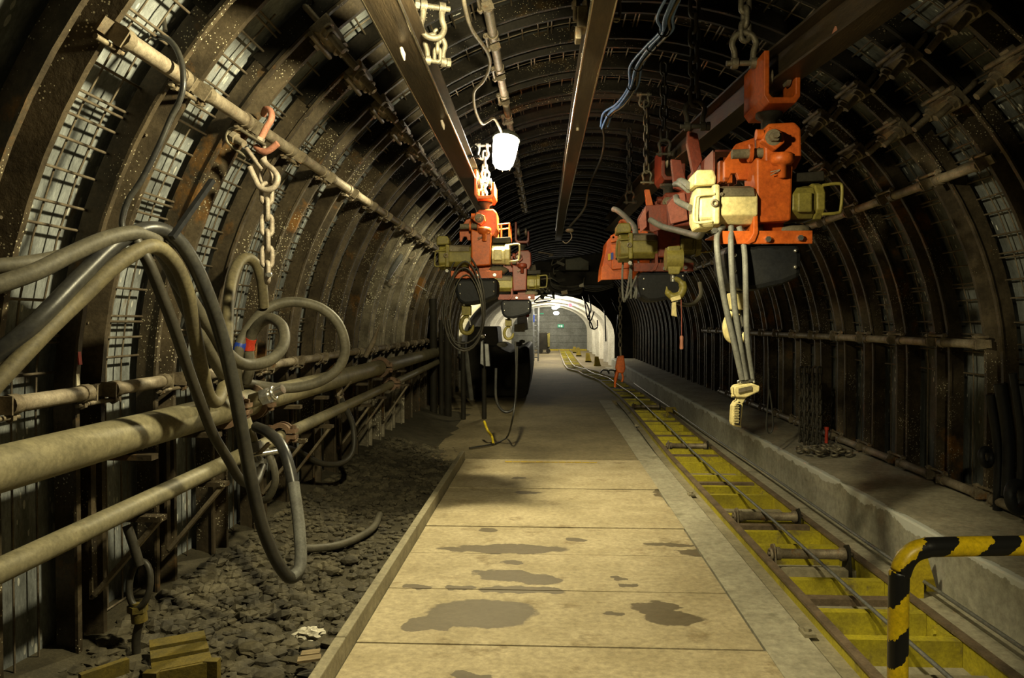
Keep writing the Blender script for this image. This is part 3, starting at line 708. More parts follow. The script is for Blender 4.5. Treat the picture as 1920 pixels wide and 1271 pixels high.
H3 = hose([(-60, 552, 2.5), (60, 512, 2.66), (130, 478, 2.78), (200, 448, 2.9), (262, 438, 3.02), (300, 462, 3.12), (330, 520, 3.26), (362, 570, 3.42), (394, 622, 3.62), (422, 658, 3.84), (458, 683, 4.06), (505, 676, 4.22), (531, 648, 4.36), (530, 614, 4.46), (507, 597, 4.54), (482, 612, 4.6), (467, 645, 4.64),
      (468, 690, 4.66), (462, 715, 4.7)], .033, 'hose_grey', 'grey hose from the left edge curling into the small inner loop with red tape', 8, 16)
mb = MB(); mb.tube([W(471, 634, 4.628), W(467, 645, 4.64), W(466.5, 656, 4.645)], .0355, 16); mb.build('tape_band', 'red', H3, label='red tape band')
H4 = hose([(452, 716, 4.72), (480, 722, 4.86), (540, 728, 4.95), (598, 716, 5.02), (636, 688, 5.06), (647, 648, 5.06), (632, 604, 5.04), (596, 575, 5.0), (545, 566, 4.92), (500, 580, 4.84), (468, 614, 4.70), (450, 648, 4.60), (443, 700, 4.62), (448, 738, 4.68)], .034, 'hose_grey', 'grey hose coiled into the large outer loop with blue tape', 9, 16)
mb = MB(); mb.tube([W(453.5, 641, 4.62), W(450, 648, 4.60), W(447.3, 657, 4.60)], .0365, 16); mb.build('tape_band', 'blue', H4, label='blue tape band')
hose([(255, 452, 3.0), (277, 490, 3.02), (300, 545, 3.08), (325, 610, 3.16), (352, 690, 3.28), (376, 755, 3.4), (400, 815, 3.56), (426, 858, 3.75), (452, 900, 4.0), (478, 905, 4.3), (492, 875, 4.5)], .025, 'hose_dark', 'thin dark hose falling behind the black hose to the pipe tee', 8, 14)
hose([(-60, 503, 2.62), (40, 494, 2.76), (110, 482, 2.88), (180, 462, 2.98), (240, 448, 3.08), (290, 462, 3.18), (322, 510, 3.3), (350, 580, 3.44), (382, 640, 3.6), (415, 700, 3.9), (440, 735, 4.3)], .029, 'hose_grey', 'grey dusty hose, topmost of those reaching the left edge', 8, 14)
hose([(488, 832, 4.72), (508, 860, 4.68), (516, 900, 4.66), (504, 932, 4.68), (488, 940, 4.72)], .024, 'hose_grey', 'short grey hose stub curling below the lower coupling', 7, 12)
hose([(632, 735, 7.0), (648, 765, 6.9), (662, 800, 6.8), (662, 845, 6.7), (640, 868, 6.6), (600, 868, 6.4), (556, 845, 6.1), (524, 838, 5.6), (500, 850, 5.2)], .026, 'hose_dark', 'dark hose sagging between the two pipes beyond the hose loops', 7, 12)
t = thing('hose_valve', W(638, 745, 6.95), 'small brass valve joining the sagging dark hose to the thick pipe', 'valve')
mb = MB(); mb.cyl(W(628, 712, 7.0), W(642, 760, 6.95), .036, 12); mb.nut(W(634, 735, 6.98), (.2, 0, -1), .052, .07); mb.build('body', 'clamp_steel', t)
mb = MB(); mb.bar(W(640, 738, 6.9), W(658, 716, 6.85), .02, .01); mb.build('lever', 'clamp_steel', t)
pg = [FZ(712, 962), FZ(700, 985), FZ(668, 1008), FZ(630, 1026), FZ(590, 1036), FZ(560, 1040)]
mb = MB(); mb.tube(spline([Vector((q.x*.97, q.y*.97, ground_z(q.x*.97, q.y*.97)+.055)) for q in pg], 6), .028, 12); single('hose', mb, 'hose_grey', 'grey hose lying on the gravel left of the curb', 'hose')
mb = MB(); mb.bar(W(398, 338, 3.35), W(322, 446, 3.1), .026, .02); single('hanger_bar', mb, 'black_rubber', 'dark flat bar poking from the wall and holding up the hose bundle', 'bar')
hose([(276, 48, 3.35), (292, 10, 3.34), (304, 22, 3.3), (310, 58, 3.28)], .010, 'hose_dark', 'short thin black cable bent over the upper left tube strut', 6, 10, name='cable', cat='cable')
hose([(286, 66, 3.25), (318, 76, 3.18), (337, 106, 3.12), (344, 150, 3.1), (338, 185, 3.1), (320, 222, 3.1), (297, 275, 3.08), (266, 336, 3.06), (240, 376, 3.04), (229, 412, 3.03), (231, 436, 3.03)], .0125, 'hose_black', 'thin black cable hanging from the upper left strut down to the hose bundle', 7, 10, name='cable', cat='cable')
# reflective bars and hooks on the bright far-left ribs
for i, (a, b) in enumerate((((757, 428), (783, 440)), ((700, 508), (728, 527)), ((782, 534), (800, 545)))):
    Y = (10.0, 9.0, 10.6)[i]; A = W(*a, Y); B = W(*b, Y); mb = MB(); mb.bar(A, B, .05, .008); single('reflector_plate', mb, 'aluminium', f'{ORD[i]} short pale metal plate fixed across the lamplit left ribs', 'plate', 'metal plates on the lamplit left ribs')
mb = MB(); mb.cyl(W(779, 440, 10.0), W(727, 520, 9.1), .035, 12); single('marker_rod', mb, 'aluminium', 'grey rod running between two pale plates on the lamplit left ribs', 'rod')
for i, (px, py) in enumerate(((788, 452), (772, 478), (752, 512), (738, 528))):
    Y = 10.2-.3*i; mb = MB(); mb.tube(spline([W(px-6, py-8, Y), W(px-9, py+2, Y), W(px, py+6, Y), W(px+7, py, Y), W(px+7, py-6, Y)], 4), .008, 7)
    single('cable_hook', mb, 'chain_pale', f'{ORD[i]} small open wire hook on the lamplit left ribs from the top', 'hook', 'wire hooks on the lamplit left ribs')
mb = MB(); mb.tube([W(685, 668, 8.3), W(700, 640, 8.25), W(712, 607, 8.2)], [.03, .028, .006], 10); single('copper_pipe_end', mb, 'strut_tube', 'short coppery tapered tube leaning up from the thick pipe', 'tube')

# ------------------------------------------------------------------ the hanging lamp and ceiling wires
t = thing('hanging_lamp', LAMP+Vector((0, 0, -.16)), 'glowing white bulkhead lamp hanging from the roof', 'lamp')
R = Matrix.Translation(LAMP) @ Matrix.Rotation(.12, 4, 'Y') @ Matrix.Rotation(-.25, 4, 'X') @ Matrix.Scale(.86, 4)
mb = MB(); mb.T = R; mb.lathe((0, 0, 0), [(.142, .15), (.140, .10), (.128, -.05), (.112, -.14), (.085, -.175), (.04, -.185)], 22); mb.build('glass_dome', 'lamp_glass', t)
mb = MB(); mb.T = R; mb.lathe((0, 0, 0), [(.152, .145), (.152, .17), (.13, .20), (.05, .225), (.03, .26)], 22); mb.build('housing', 'grey_box', t)
mb = MB(); mb.T = R
for k in range(6): a = PI/6+2*PI*k/6; mb.tube([(.152*math.cos(a), .152*math.sin(a), .15), (.138*math.cos(a), .138*math.sin(a), -.05), (.09*math.cos(a), .09*math.sin(a), -.19)], .004, 6)
mb.build('guard', 'grey_box', t)
hose([(865, -30, 3.75), (873, 20, 4.1), (886, 58, 4.5), (914, 98, 5.0), (918, 125, 5.3), (906, 152, 5.6), (889, 172, 5.9), (891, 205, 6.2), (903, 231, 6.5), (914, 228, 6.7), (926, 222, 6.8), (936, 238, 6.9), (943, 254, 7.02)], .0125, 'strut_tube', 'pale thin cable running along the roof to the glowing lamp', 6, 8, name='lamp_cable', cat='cable')
# bundle of blue cables
t = thing('cable_bundle', W(1190, 130, 5.5), 'bundle of blue cables with one pale yellow one, tied along the roof', 'cable bundle')
base = [(1285, -40, 3.7), (1252, 30, 4.1), (1245, 58, 4.4), (1222, 88, 4.8), (1196, 125, 5.3), (1184, 162, 5.8), (1165, 195, 6.3), (1143, 213, 6.7), (1130, 238, 7.1)]
for i, (dx, dy, m) in enumerate(((-7, -1, 'blue_cable'), (-3, 3, 'blue_cable'), (0, -3, 'blue_cable'), (4, 2, 'hose_beige'), (6, -1, 'blue_cable'))):
    mb = MB(); mb.tube(spline([W(x+dx*(1.7+.9*math.sin(j*2.1+i))*4.5/Y, y+dy, Y+.02*i) for j, (x, y, Y) in enumerate(base)], 6), .0085, 8); mb.build('cable', m, t)
for j in (2, 3, 4, 5, 7):
    x, y, Y = base[j]; c = W(x, y, Y); d = W(*base[j+1])-W(*base[j-1]); mb = MB(); mb.ring(c, d, .032, .005, 14, 6); mb.build('cable_tie', 'black_rubber', t)
hose([(1130, 238, 7.1), (1133, 265, 7.3), (1126, 300, 7.6), (1104, 350, 8.0), (1096, 390, 8.3), (1068, 425, 8.6)], .012, 'hose_dark', 'dark cable trailing down from the end of the blue cable bundle', 6, 8, name='cable', cat='cable')

# ------------------------------------------------------------------ hoists (one kind, built round its own root)
def hoist(root_loc, label, cables=True, om='orange', cm='cream', rm='cream_shade_olive'):
    t = thing('chain_hoist', (0, 0, 0), label, 'hoist', 'orange chain hoists on the monorails')
    def q(px, py): return ((px-1457)/333.3, (605-py)/333.3+1.65-2.3)
    def P(px, py, y=0): x, z = q(px, py); return Vector((x, y, z))
    def pr(nm, pts, y0, y1, m, bev=.006): mb = MB(); mb.prism([q(*a) for a in pts], y0, y1); return mb.build(nm, m, t, bev)
    # carrier hugging the beam
    pr('carrier', [(1428, 108), (1428, 190), (1437, 204), (1486, 204), (1494, 192), (1494, 150), (1485, 150), (1485, 187), (1480, 193), (1444, 193), (1438, 186), (1438, 108)], -.02, .40, om)
    for yy in (.06, .30):
        for px in (1440, 1482): mb = MB(); mb.cyl(P(px, 150, yy), P(px+(8 if px < 1460 else -8), 150, yy), .05, 14); mb.build('wheel', 'clamp_steel', t)
    mb = MB(); mb.lathe(P(1458, 218, .19), [(.05, .06), (.075, .045), (.075, .02), (.045, .0), (.045, -.06)], 18); mb.build('swivel', 'chain_dark', t)
    # head block
    pr('head_block', [(1442, 236), (1490, 234), (1501, 246), (1503, 300), (1492, 322), (1446, 322), (1436, 308), (1434, 250)], .03, .34, om, .012)
    mb = MB(); mb.prism([q(1424, 272), q(1436, 246), q(1462, 258), q(1466, 276), q(1450, 290)][0:5], -.03, .04); mb.build('boss_plate', om, t, .008)
    mb = MB(); c = P(1445, 267, -.03); mb.cyl(c+Vector((0, .05, 0)), c, .045, 18); mb.build('boss', 'cream_dirty', t)
    mb = MB(); mb.nut(c+Vector((0, -.02, 0)), (0, 1, 0), .03, .03); mb.cyl(c, c+Vector((0, -.06, 0)), .016, 10); mb.build('boss_nut', 'clamp_steel', t)
    mb = MB(); mb.lathe(P(1462, 306, -.02), [(.05, .03), (.065, .02), (.065, -.015), (.05, -.03), (.024, -.035), (.024, -.10), (.01, -.105)], 16); mb.build('pivot_pin', om, t)
    mb = MB(); mb.tube([P(1440, 330, -.03), P(1455, 327, -.045)], .003, 6); mb.tube([P(1440, 336, -.03), P(1455, 328, -.045)], .003, 6); mb.build('split_pin', 'chain_pale', t)
    mb = MB(); mb.cyl(P(1379, 289, .08), P(1440, 287, .08), .027, 16); mb.build('cross_pin', 'cream_dirty', t)
    mb = MB(); mb.cyl(P(1410, 288, .08), P(1416, 288, .08), .05, 16); mb.cyl(P(1418, 258, .02), P(1430, 258, .02), .03, 12); mb.build('pin_collar', om, t)
    # arm
    pr('arm', [(1417, 300), (1436, 306), (1484, 312), (1481, 417), (1420, 421), (1418, 380)], 0.0, .26, om, .012)
    pr('brace_plate', [(1373, 295), (1395, 262), (1430, 250), (1436, 330), (1400, 330), (1396, 318), (1386, 318), (1380, 334), (1373, 334)], .18, .22, om, .004)
    pr('side_flange', [(1411, 383), (1418, 380), (1420, 440), (1414, 456), (1403, 461), (1392, 460), (1404, 452), (1411, 440)], -.02, .22, om, .004)
    mb = MB(); mb.bb(P(1352, 436, -.01), P(1519, 460, .004)); mb.bb(P(1352, 436, .0), P(1519, 438.5, .40)); mb.bb(P(1440, 416, .1), P(1478, 438, .3)); mb.build('base_angle', om, t, .003)
    for px, py in ((1437, 452), (1495, 450), (1340, 436)): mb = MB(); mb.nut(P(px, py, -.02), (0, 1, 0), .017, .03); mb.build('base_bolt', 'chrome', t)
    # chain bag
    mb = MB(); n = 9
    prof = [(1370, 460), (1500, 459), (1504, 480), (1503, 520), (1470, 534), (1420, 545), (1392, 546), (1372, 532), (1364, 500), (1363, 476)]
    mb.prism([q(*a) for a in prof], .02, .34); mb.build('chain_bag', 'black_rubber', t, .03)
    for px, py in ((1491, 472), (1491, 502), (1381, 480), (1381, 509)): mb = MB(); mb.ball(P(px, py, .015), .011, 2); mb.build('rivet', 'chrome', t)
    # motors: octagonal barrels along x
    def barrel(x0, x1, zc, yc, hz, hy): return [(yc+hy*a, zc+hz*b) for a, b in ((-1, -.55), (-1, .35), (-.75, .8), (-.3, 1), (.6, 1), (1, .5), (1, -.6), (.5, -1), (-.6, -1))], x0, x1
    zc = q(0, 388)[1]
    mb = MB(); mb.prismx(*barrel(q(1343, 0)[0], q(1418, 0)[0], zc, .12, .105, .15)); mb.build('motor', cm, t, .008)
    mb = MB(); mb.prismx([(-.034, zc+.045), (-.006, zc+.092), (.07, zc+.116), (.216, zc+.116), (.21, zc+.08), (.01, zc+.03)], q(1345, 0)[0], q(1412, 0)[0]); mb.build('motor_top', 'cream_dirty', t)
    mb = MB(); mb.prismx(*barrel(q(1312, 0)[0], q(1344, 0)[0], zc-.005, .12, .12, .155)); mb.bb(P(1335, 352, -.05), P(1348, 425, .0)); mb.build('motor_cap', cm, t, .012)
    mb = MB(); mb.ring(P(1338, 387, -.055), (0, 1, 0), .016, .007, 14, 6); mb.ring(P(1352, 370, -.035), (0, 1, 0), .006, .006, 10, 6); mb.build('eye_bolt', 'clamp_steel', t)
    mb = MB(); mb.tube(spline([P(1338, 370, -.05), P(1308, 373, -.05), P(1303, 382, -.05), P(1301, 412, -.05), P(1306, 422, -.05), P(1334, 420, -.05)], 4), .008, 8); mb.build('guard_handle', cm, t)
    pr('terminal_box', [(1304, 352), (1304, 330), (1310, 322), (1340, 322), (1345, 336), (1344, 350)], .0, .2, cm, .012)
    mb = MB(); mb.prismx(*barrel(q(1484, 0)[0], q(1527, 0)[0], q(0, 380)[1], .14, .095, .13)); mb.build('motor', rm, t, .008)
    mb = MB(); mb.prismx(*barrel(q(1527, 0)[0], q(1543, 0)[0], q(0, 378)[1], .14, .105, .14)); mb.bb(P(1492, 366, -.01), P(1518, 402, .02)); mb.build('motor_cap', rm, t, .008)
    mb = MB(); mb.tube(spline([P(1540, 352, .02), P(1568, 349, .02), P(1575, 357, .02), P(1573, 396, .02), P(1566, 403, .02), P(1540, 405, .02)], 4), .009, 8); mb.build('guard_handle', rm, t)
    pr('motor_top', [(1486, 344), (1486, 328), (1545, 324), (1546, 342)], .04, .26, 'dark_iron', .006)
    mb = MB(); mb.ball(P(1500, 430, .15), .10, 2, 0, (1.1, .8, .42)); mb.build('gear_cover', 'cream_dirty', t)
    # hook block under the bag
    mb = MB(); mb.bb(P(1382, 548, .12), P(1412, 580, .22)); mb.cyl(P(1398, 540, .17), P(1398, 590, .17), .022, 10); mb.build('hook_block', cm, t, .01)
    mb = MB(); mb.tube(spline([P(1395, 582, .17), P(1384, 592, .17), P(1377, 612, .17), P(1383, 634, .17), P(1400, 640, .17), P(1414, 630, .17), P(1420, 612, .17)], 5), [.018]*6+[.021]*18+[.02]*3+[.017, .014, .010, .007], 10); mb.build('load_hook', cm, t)
    mb = MB(); mb.cyl(P(1404, 585, .17), P(1410, 612, .17), .009, 8); mb.build('latch', 'chrome', t)
    if cables:
        mb = MB(); mb.tube(spline([P(1318, 300, .7), P(1300, 325, .3), P(1303, 345, .12)], 4), .021, 12)
        mb.tube(spline([P(1309, 306, .7), P(1296, 330, .3), P(1304, 350, .16)], 4), .019, 12); mb.tube(spline([P(1300, 345, .5), P(1292, 365, .3), P(1308, 385, .16)], 4), .019, 12); mb.build('conduit', 'hose_ash', t)
    t.location = root_loc
    return t
HL = W(1457, 605, 4.2); HL.z = 2.3
h1 = hoist(HL, 'large orange chain hoist with cream motors nearest on the right monorail beam')
def hoist_copy(px, Y, rz, label, swap, dz=0.0, sc=1.0, drop=()):
    p = W(px, 605, Y); p.z = 2.3+dz; o = dup(h1, p, (0, 0, rz), label, scale=(sc, sc, sc))
    for c in list(o.children):
        n = c.name.split('.')[0]
        if n == 'conduit' or n in drop: bpy.data.objects.remove(c); continue
        for i, s in enumerate(c.material_slots):
            if s.material and s.material.name in swap:
                nm = swap[s.material.name]; s.link = 'OBJECT'; s.material = MATS[nm]
    return o
hoist_copy(906, 6.95, 0, 'orange chain hoist hanging from the left monorail beam under the lamp', {'cream': 'cream_shade_olive', 'cream_shade_olive': 'cream'}, -.03, .955)
hoist_copy(1258, 6.4, 0, 'second orange hoist on the right, half hidden behind the largest one', {'orange': 'orange_dark', 'cream': 'cream_shade_olive'}, drop=('hook_block', 'load_hook', 'latch'))
hoist_copy(977, 10.2, 0, 'farther dark hoist with cream motor in a shaded tone behind the left orange hoist', {'orange': 'orange_dark', 'cream': 'cream_shade_olive'}, -.12)
# red connecting frame between the two right hoists
t = thing('trolley_frame', Vector((1.0, 5.4, 2.3)), 'dark red trolley frame linking the two hoists on the right monorail', 'trolley')
def fr(nm, pts, Y, dep, m, bev=.004): mb = MB(); mb.prism([(W(x, y, Y).x, W(x, y, Y).z) for x, y in pts], Y, Y+dep); return mb.build(nm, m, t, bev)
mb = MB(); a = W(1337, 281, 4.75); b = W(1375, 345, 4.75)
mb.bb((a.x, 4.75, b.z), (a.x+.012, 5.6, a.z)); mb.bb((a.x, 4.75, a.z-.012), (b.x+.02, 5.6, a.z)); mb.bb((b.x+.01, 4.75, b.z), (b.x+.022, 5.6, a.z)); mb.build('box_channel', 'red_pale', t, label='faded pinkish box channel')
mb = MB(); a = W(1350, 295, 4.66); b = W(1376, 340, 4.66); mb.bb((a.x, 4.66, b.z), (a.x+.02, 4.74, a.z)); mb.bb((a.x, 4.66, a.z-.02), (b.x, 4.74, a.z)); mb.bb((a.x+.05, 4.7, b.z), (b.x, 4.74, a.z-.03)); mb.build('roller_frame', 'orange', t)
fr('side_plate', [(1196, 410), (1211, 385), (1268, 382), (1300, 362), (1302, 400), (1280, 415), (1225, 435), (1198, 428)], 5.9, .06, 'orange_dark')
fr('gear_box', [(1262, 365), (1290, 352), (1304, 362), (1304, 422), (1262, 425)], 5.5, .3, 'orange_dark', .012)
fr('end_plate', [(1198, 414), (1211, 386), (1213, 425), (1201, 436)], 5.78, .02, 'red_pale')
fr('guide_plate', [(1251, 384), (1268, 364), (1284, 360), (1290, 412), (1258, 420)], 5.46, .02, 'red_pale')
fr('hanger', [(1258, 298), (1277, 300), (1288, 345), (1284, 360), (1264, 352)], 5.6, .05, 'orange_dark')
fr('hanger', [(1290, 245), (1308, 250), (1317, 300), (1300, 330), (1288, 268)], 5.1, .05, 'orange_dark')
fr('hanger', [(1209, 355), (1218, 355), (1225, 385), (1213, 388)], 6.4, .05, 'orange')
for px, py in ((1297, 372), (1297, 387), (1297, 402), (1284, 378)): c = W(px, py, 5.49); mb = MB(); mb.nut(c, (0, 1, 0), .016, .03); mb.build('bolt', 'orange_dark', t)
hose([(1219, 412, 5.6), (1240, 424, 5.5), (1270, 432, 5.3), (1300, 440, 5.0), (1312, 442, 4.8), (1320, 428, 4.6)], .022, 'hose_ash', 'thick grey cable slung below the red trolley frame', 6, 12, name='cable', cat='cable')
hose([(1150, 392, 7.0), (1160, 396, 6.95), (1178, 412, 6.9), (1190, 428, 6.85), (1192, 455, 6.8)], .026, 'hose_ash', 'bent grey conduit end sticking up left of the red trolley frame', 6, 12, name='conduit', cat='cable')
# orange winch cowl
t = thing('winch_cowl', W(1160, 527, 7.6), 'orange steel winch cowl with a yellow and blue sticker, left of the second hoist', 'winch')
def cw(nm, pts, Y, dep, m, bev=.008): mb = MB(); mb.prism([(W(x, y, Y).x, W(x, y, Y).z) for x, y in pts], Y, Y+dep); return mb.build(nm, m, t, bev)
cw('housing', [(1127, 525), (1129, 500), (1136, 470), (1138, 452), (1150, 438), (1190, 432), (1215, 430), (1220, 512), (1136, 520)], 7.62, .5, 'orange')
cw('side_panel', [(1146, 458), (1182, 456), (1184, 502), (1147, 506)], 7.595, .03, 'orange')
cw('roof_lip', [(1145, 441), (1190, 434), (1190, 444), (1146, 455)], 7.58, .1, 'orange')
cw('foot_plate', [(1127, 525), (1128, 500), (1139, 494), (1150, 508), (1200, 508), (1200, 522)], 7.57, .05, 'orange', .004)
cw('sticker', [(1140, 476), (1145, 475), (1145, 487), (1140, 488)], 7.590, .006, 'yellow_paint', 0)
cw('sticker', [(1145, 474), (1150, 473), (1150, 486), (1145, 487)], 7.588, .007, 'blue', 0)
cw('neck', [(1161, 434), (1162, 412), (1176, 408), (1182, 432)], 7.7, .15, 'orange')
for px, py in ((1156, 465), (1156, 485), (1178, 462), (1150, 445)): c = W(px, py, 7.59); mb = MB(); mb.nut(c, (0, 1, 0), .012, .02); mb.build('bolt', 'dark_iron', t)
# coil of pale control cable
t = thing('cable_coil', W(1180, 560, 6.55), 'narrow hanging coil of pale thin cable beside the orange winch cowl', 'cable coil')
for pts in (((1182, 436), (1172, 460), (1167, 510), (1168, 555), (1172, 563), (1180, 520), (1185, 470)), ((1188, 452), (1184, 500), (1183, 560)), ((1188, 452), (1194, 470), (1198, 510), (1192, 560)), ((1196, 512), (1180, 548), (1174, 560)), ((1196, 530), (1188, 558)), ((1182, 436), (1190, 446), (1188, 456))):
    mb = MB(); mb.tube(spline([W(x, y, 6.5+.03*random.random()) for x, y in pts], 5), .0095, 8); mb.build('strand', 'hose_ash', t)
# big hook block in front
t = thing('hook_block', W(1262, 555, 5.6), 'dirty yellow hook block with large hook, between the two right hoists', 'hook block')
def hb(nm, pts, Y, dep, m, bev=.008): mb = MB(); mb.prism([(W(x, y, Y).x, W(x, y, Y).z) for x, y in pts], Y, Y+dep); return mb.build(nm, m, t, bev)
hb('cheek_plate', [(1252, 462), (1276, 460), (1278, 500), (1274, 514), (1254, 514), (1250, 480)], 5.55, .02, 'cream_shade_olive'); hb('cheek_plate', [(1252, 462), (1276, 460), (1278, 500), (1274, 514), (1254, 514), (1250, 480)], 5.65, .02, 'cream_shade_olive')
mb = MB(); c = W(1253, 486, 5.61); mb.cyl(c+Vector((-.02, 0, 0)), c+Vector((.10, 0, 0)), .085, 20); mb.build('sheave', 'cream_shade_olive', t)
mb = MB(); mb.cyl(W(1262, 510, 5.6), W(1262, 528, 5.6), .02, 10); mb.build('shank', 'chrome', t)
mb = MB(); mb.tube(spline([W(1260, 522, 5.6), W(1272, 525, 5.6), W(1281, 537, 5.6), (W(1276, 552, 5.6)), W(1262, 556, 5.6), W(1252, 548, 5.6), W(1250, 537, 5.6)], 5), [.02]*8+[.03]*14+[.025]*4+[.018, .012, .008, .006, .005], 10); mb.build('hook', 'cream_shade_olive', t)
t = thing('pendant_control', W(1266, 595, 5.5), 'small yellow pendant control hanging below the yellow hook block', 'pendant control')
mb = MB(); a = W(1258, 562, 5.5); b = W(1276, 557, 5.5); mb.bar(a, b, .03, .03); mb.build('head', 'cream', t, .004)
mb = MB(); mb.prism([(W(x, y, 5.5).x, W(x, y, 5.5).z) for x, y in ((1260, 567), (1267, 566), (1268, 588), (1269, 594), (1259, 592))], 5.48, 5.52); mb.build('grip', 'cream', t, .005)
t = thing('pull_cord', W(1278, 656, 5.5), 'thin red pull cord with a pink wooden handle below the right hoists', 'pull cord')
mb = MB(); mb.tube([W(1277, 560, 5.5), W(1278, 600, 5.5), W(1278, 630, 5.5)], .0035, 6); mb.build('cord', 'red_pale', t)
mb = MB(); mb.lathe(W(1278, 642, 5.5), [(.008, .05), (.014, .04), (.012, .0), (.015, -.04), (.011, -.05)], 12); mb.build('handle', 'pink_rod', t)
hose([(1312, 530, 5.9), (1314, 552, 5.85), (1302, 568, 5.8), (1285, 571, 5.7), (1268, 566, 5.6)], .017, 'hose_grey', 'grey cable looping from the small yellow pendant to the second hoist', 6, 10, name='cable', cat='cable')
# large pendant with three hoses
t = thing('pendant_control', W(1385, 800, 4.1), 'large cream pendant control with perforated grip, hanging on three grey hoses from the big hoist', 'pendant control')
for pts in (((1356, 425, 4.22), (1345, 440, 4.18), (1346, 480, 4.15), (1358, 560, 4.12), (1376, 640, 4.1), (1392, 712, 4.1)), ((1371, 425, 4.22), (1371, 470, 4.16), (1376, 560, 4.13), (1387, 640, 4.11), (1399, 712, 4.1)), ((1386, 425, 4.22), (1396, 470, 4.2), (1399, 560, 4.16), (1401, 640, 4.13), (1410, 710, 4.12))):
    mb = MB(); mb.tube(spline([W(*p) for p in pts], 6), .0165, 12); mb.build('supply_hose', 'hose_ash', t)
def pd(nm, pts, y0, y1, m, bev=.004): mb = MB(); mb.prism([(W(x, y, 4.1).x, W(x, y, 4.1).z) for x, y in pts], y0, y1); return mb.build(nm, m, t, bev)
pd('bracket', [(1373, 728), (1378, 722), (1408, 718), (1421, 723), (1420, 733), (1396, 744), (1378, 744), (1374, 738)], 4.06, 4.15, 'cream', .006)
pd('recess', [(1381, 727), (1405, 722), (1405, 729), (1381, 735)], 4.052, 4.062, 'cream_dirty', 0)
pd('neck', [(1381, 742), (1398, 742), (1390, 756), (1380, 756)], 4.07, 4.13, 'cream')
pd('grip', [(1371, 760), (1376, 752), (1384, 748), (1391, 755), (1390, 770), (1387, 795), (1389, 801), (1380, 799), (1371, 797), (1369, 790)], 4.07, 4.13, 'cream', .008)
pd('grip_pad', [(1375, 760), (1380, 756), (1387, 757), (1384, 796), (1374, 793)], 4.062, 4.072, 'black_rubber', .002)
mb = MB()
for r in range(11):
    for c in range(4):
        p = W(1376.3+2.6*c+(1.3 if r % 2 else 0)-.15*r*.2, 761+3.15*r, 4.061); mb.ball(p, .0036, 1)
mb.build('pad_studs', 'cream', t)['kind'] = 'stuff'
mb = MB(); mb.ring(W(1386, 716, 4.1), (0, 1, 0), .008, .004, 12, 6); mb.bar(W(1388, 716, 4.1), W(1414, 713, 4.1), .02, .012); mb.ball(W(1414, 716, 4.09), .008); mb.build('hose_clamp', 'chrome', t)
mb = MB(); mb.cyl(W(1373, 726, 4.07), W(1374, 742, 4.07), .006, 8); mb.cyl(W(1371, 742, 4.07), W(1376, 742, 4.07), .008, 8); mb.build('trigger', 'cream', t)
# extra kit on the left hoist: guard cage, hose loops, white rag end
t = thing('hoist_cage', W(950, 440, 7.15), 'small orange tubular cage on top of the left hoist motor', 'cage')
mb = MB()
c8 = [W(929, 422, 7.1), W(955, 419, 7.1), W(955, 448, 7.1), W(930, 450, 7.1)]
for dy in (0, .35):
    for i in range(4): mb.cyl(c8[i]+Vector((0, dy, 0)), c8[(i+1) % 4]+Vector((0, dy, 0)), .009, 8)
for p in c8: mb.cyl(p, p+Vector((0, .35, 0)), .009, 8)
mb.cyl(W(940, 421, 7.1), W(940, 449, 7.1), .009, 8); mb.build('frame', 'orange', t)
t = thing('hose_coil', W(870, 655, 6.8), 'coil of thin dark hose hanging in long loops from the left hoist', 'hose coil')
for i, (cx, cy, rx, ry) in enumerate(((870, 580, 36, 78), (872, 572, 34, 82), (868, 574, 38, 70), (874, 585, 30, 70), (870, 566, 39, 90))):
    mb = MB(); mb.tube([W(cx+rx*math.cos(2*PI*k/28)*(1-.18*math.sin(2*PI*k/28)), cy-ry*math.sin(2*PI*k/28), 6.85+.02*i) for k in range(28)], .008 if i != 3 else .0055, 7, True); mb.build('loop', 'hose_grey' if i in (3,) else 'hose_dark', t)
# ------------------------------------------------------------------ floor-mounted yellow track
def xt(y):                    # x of the near rail
    K = [(0, 1.485), (9, 1.485), (14, 1.57), (16.5, 1.57), (20.3, 1.47), (24.2, 1.08), (26.5, .72), (29, .68), (46, .72)]
    for (a, p), (b, q) in zip(K[:-1], K[1:]):
        if y <= b: u = (y-a)/(b-a); u = u*u*(3-2*u) if a >= 17 else u; return p+(q-p)*u
    return K[-1][1]
GA = .63; ZT = .06; ZB = -.10
yy = [1.7+.35*i for i in range(126)]
yn = [y for y in yy if y < 16.1]; yf = [y for y in yy if y > 15.7]
def along(mb, x0, x1, z0, z1, ys=yy):
    vs = []
    for y in ys: vs += [(xt(y)+x0, y, z0), (xt(y)+x1, y, z0), (xt(y)+x1, y, z1), (xt(y)+x0, y, z1)]
    n = len(ys); mb.add(vs, [(i*4+k, i*4+(k+1) % 4, i*4+4+(k+1) % 4, i*4+4+k) for i in range(n-1) for k in range(4)]+[(0, 1, 2, 3), tuple(range(4*n-4, 4*n))[::-1]])
tr = thing('floor_track', (xt(3)+GA/2, 3, -.03), 'long yellow floor track with brown rails and cross plates along the right side', 'track')
for sd in (0, 1):
    x = 0 if sd == 0 else GA; s = -1 if sd == 0 else 1
    mb = MB(); along(mb, x-.02, x+.03, ZT-.016, ZT)
    mb.build('rail_head', 'rail_brown', tr)
    mb = MB(); along(mb, x-.006, x+.006, ZB, ZT-.016, yn); along(mb, x-.006, x+.006, -.006, ZT-.016, yf); mb.build('web', 'track_yellow', tr)
    mb = MB(); along(mb, min(x, x+s*.09), max(x, x+s*.09), -.034 if s < 0 else -.012, -.022 if s < 0 else .002); mb.build('foot_flange', 'curb', tr)
y = 2.25; i = 0; crosses = 0
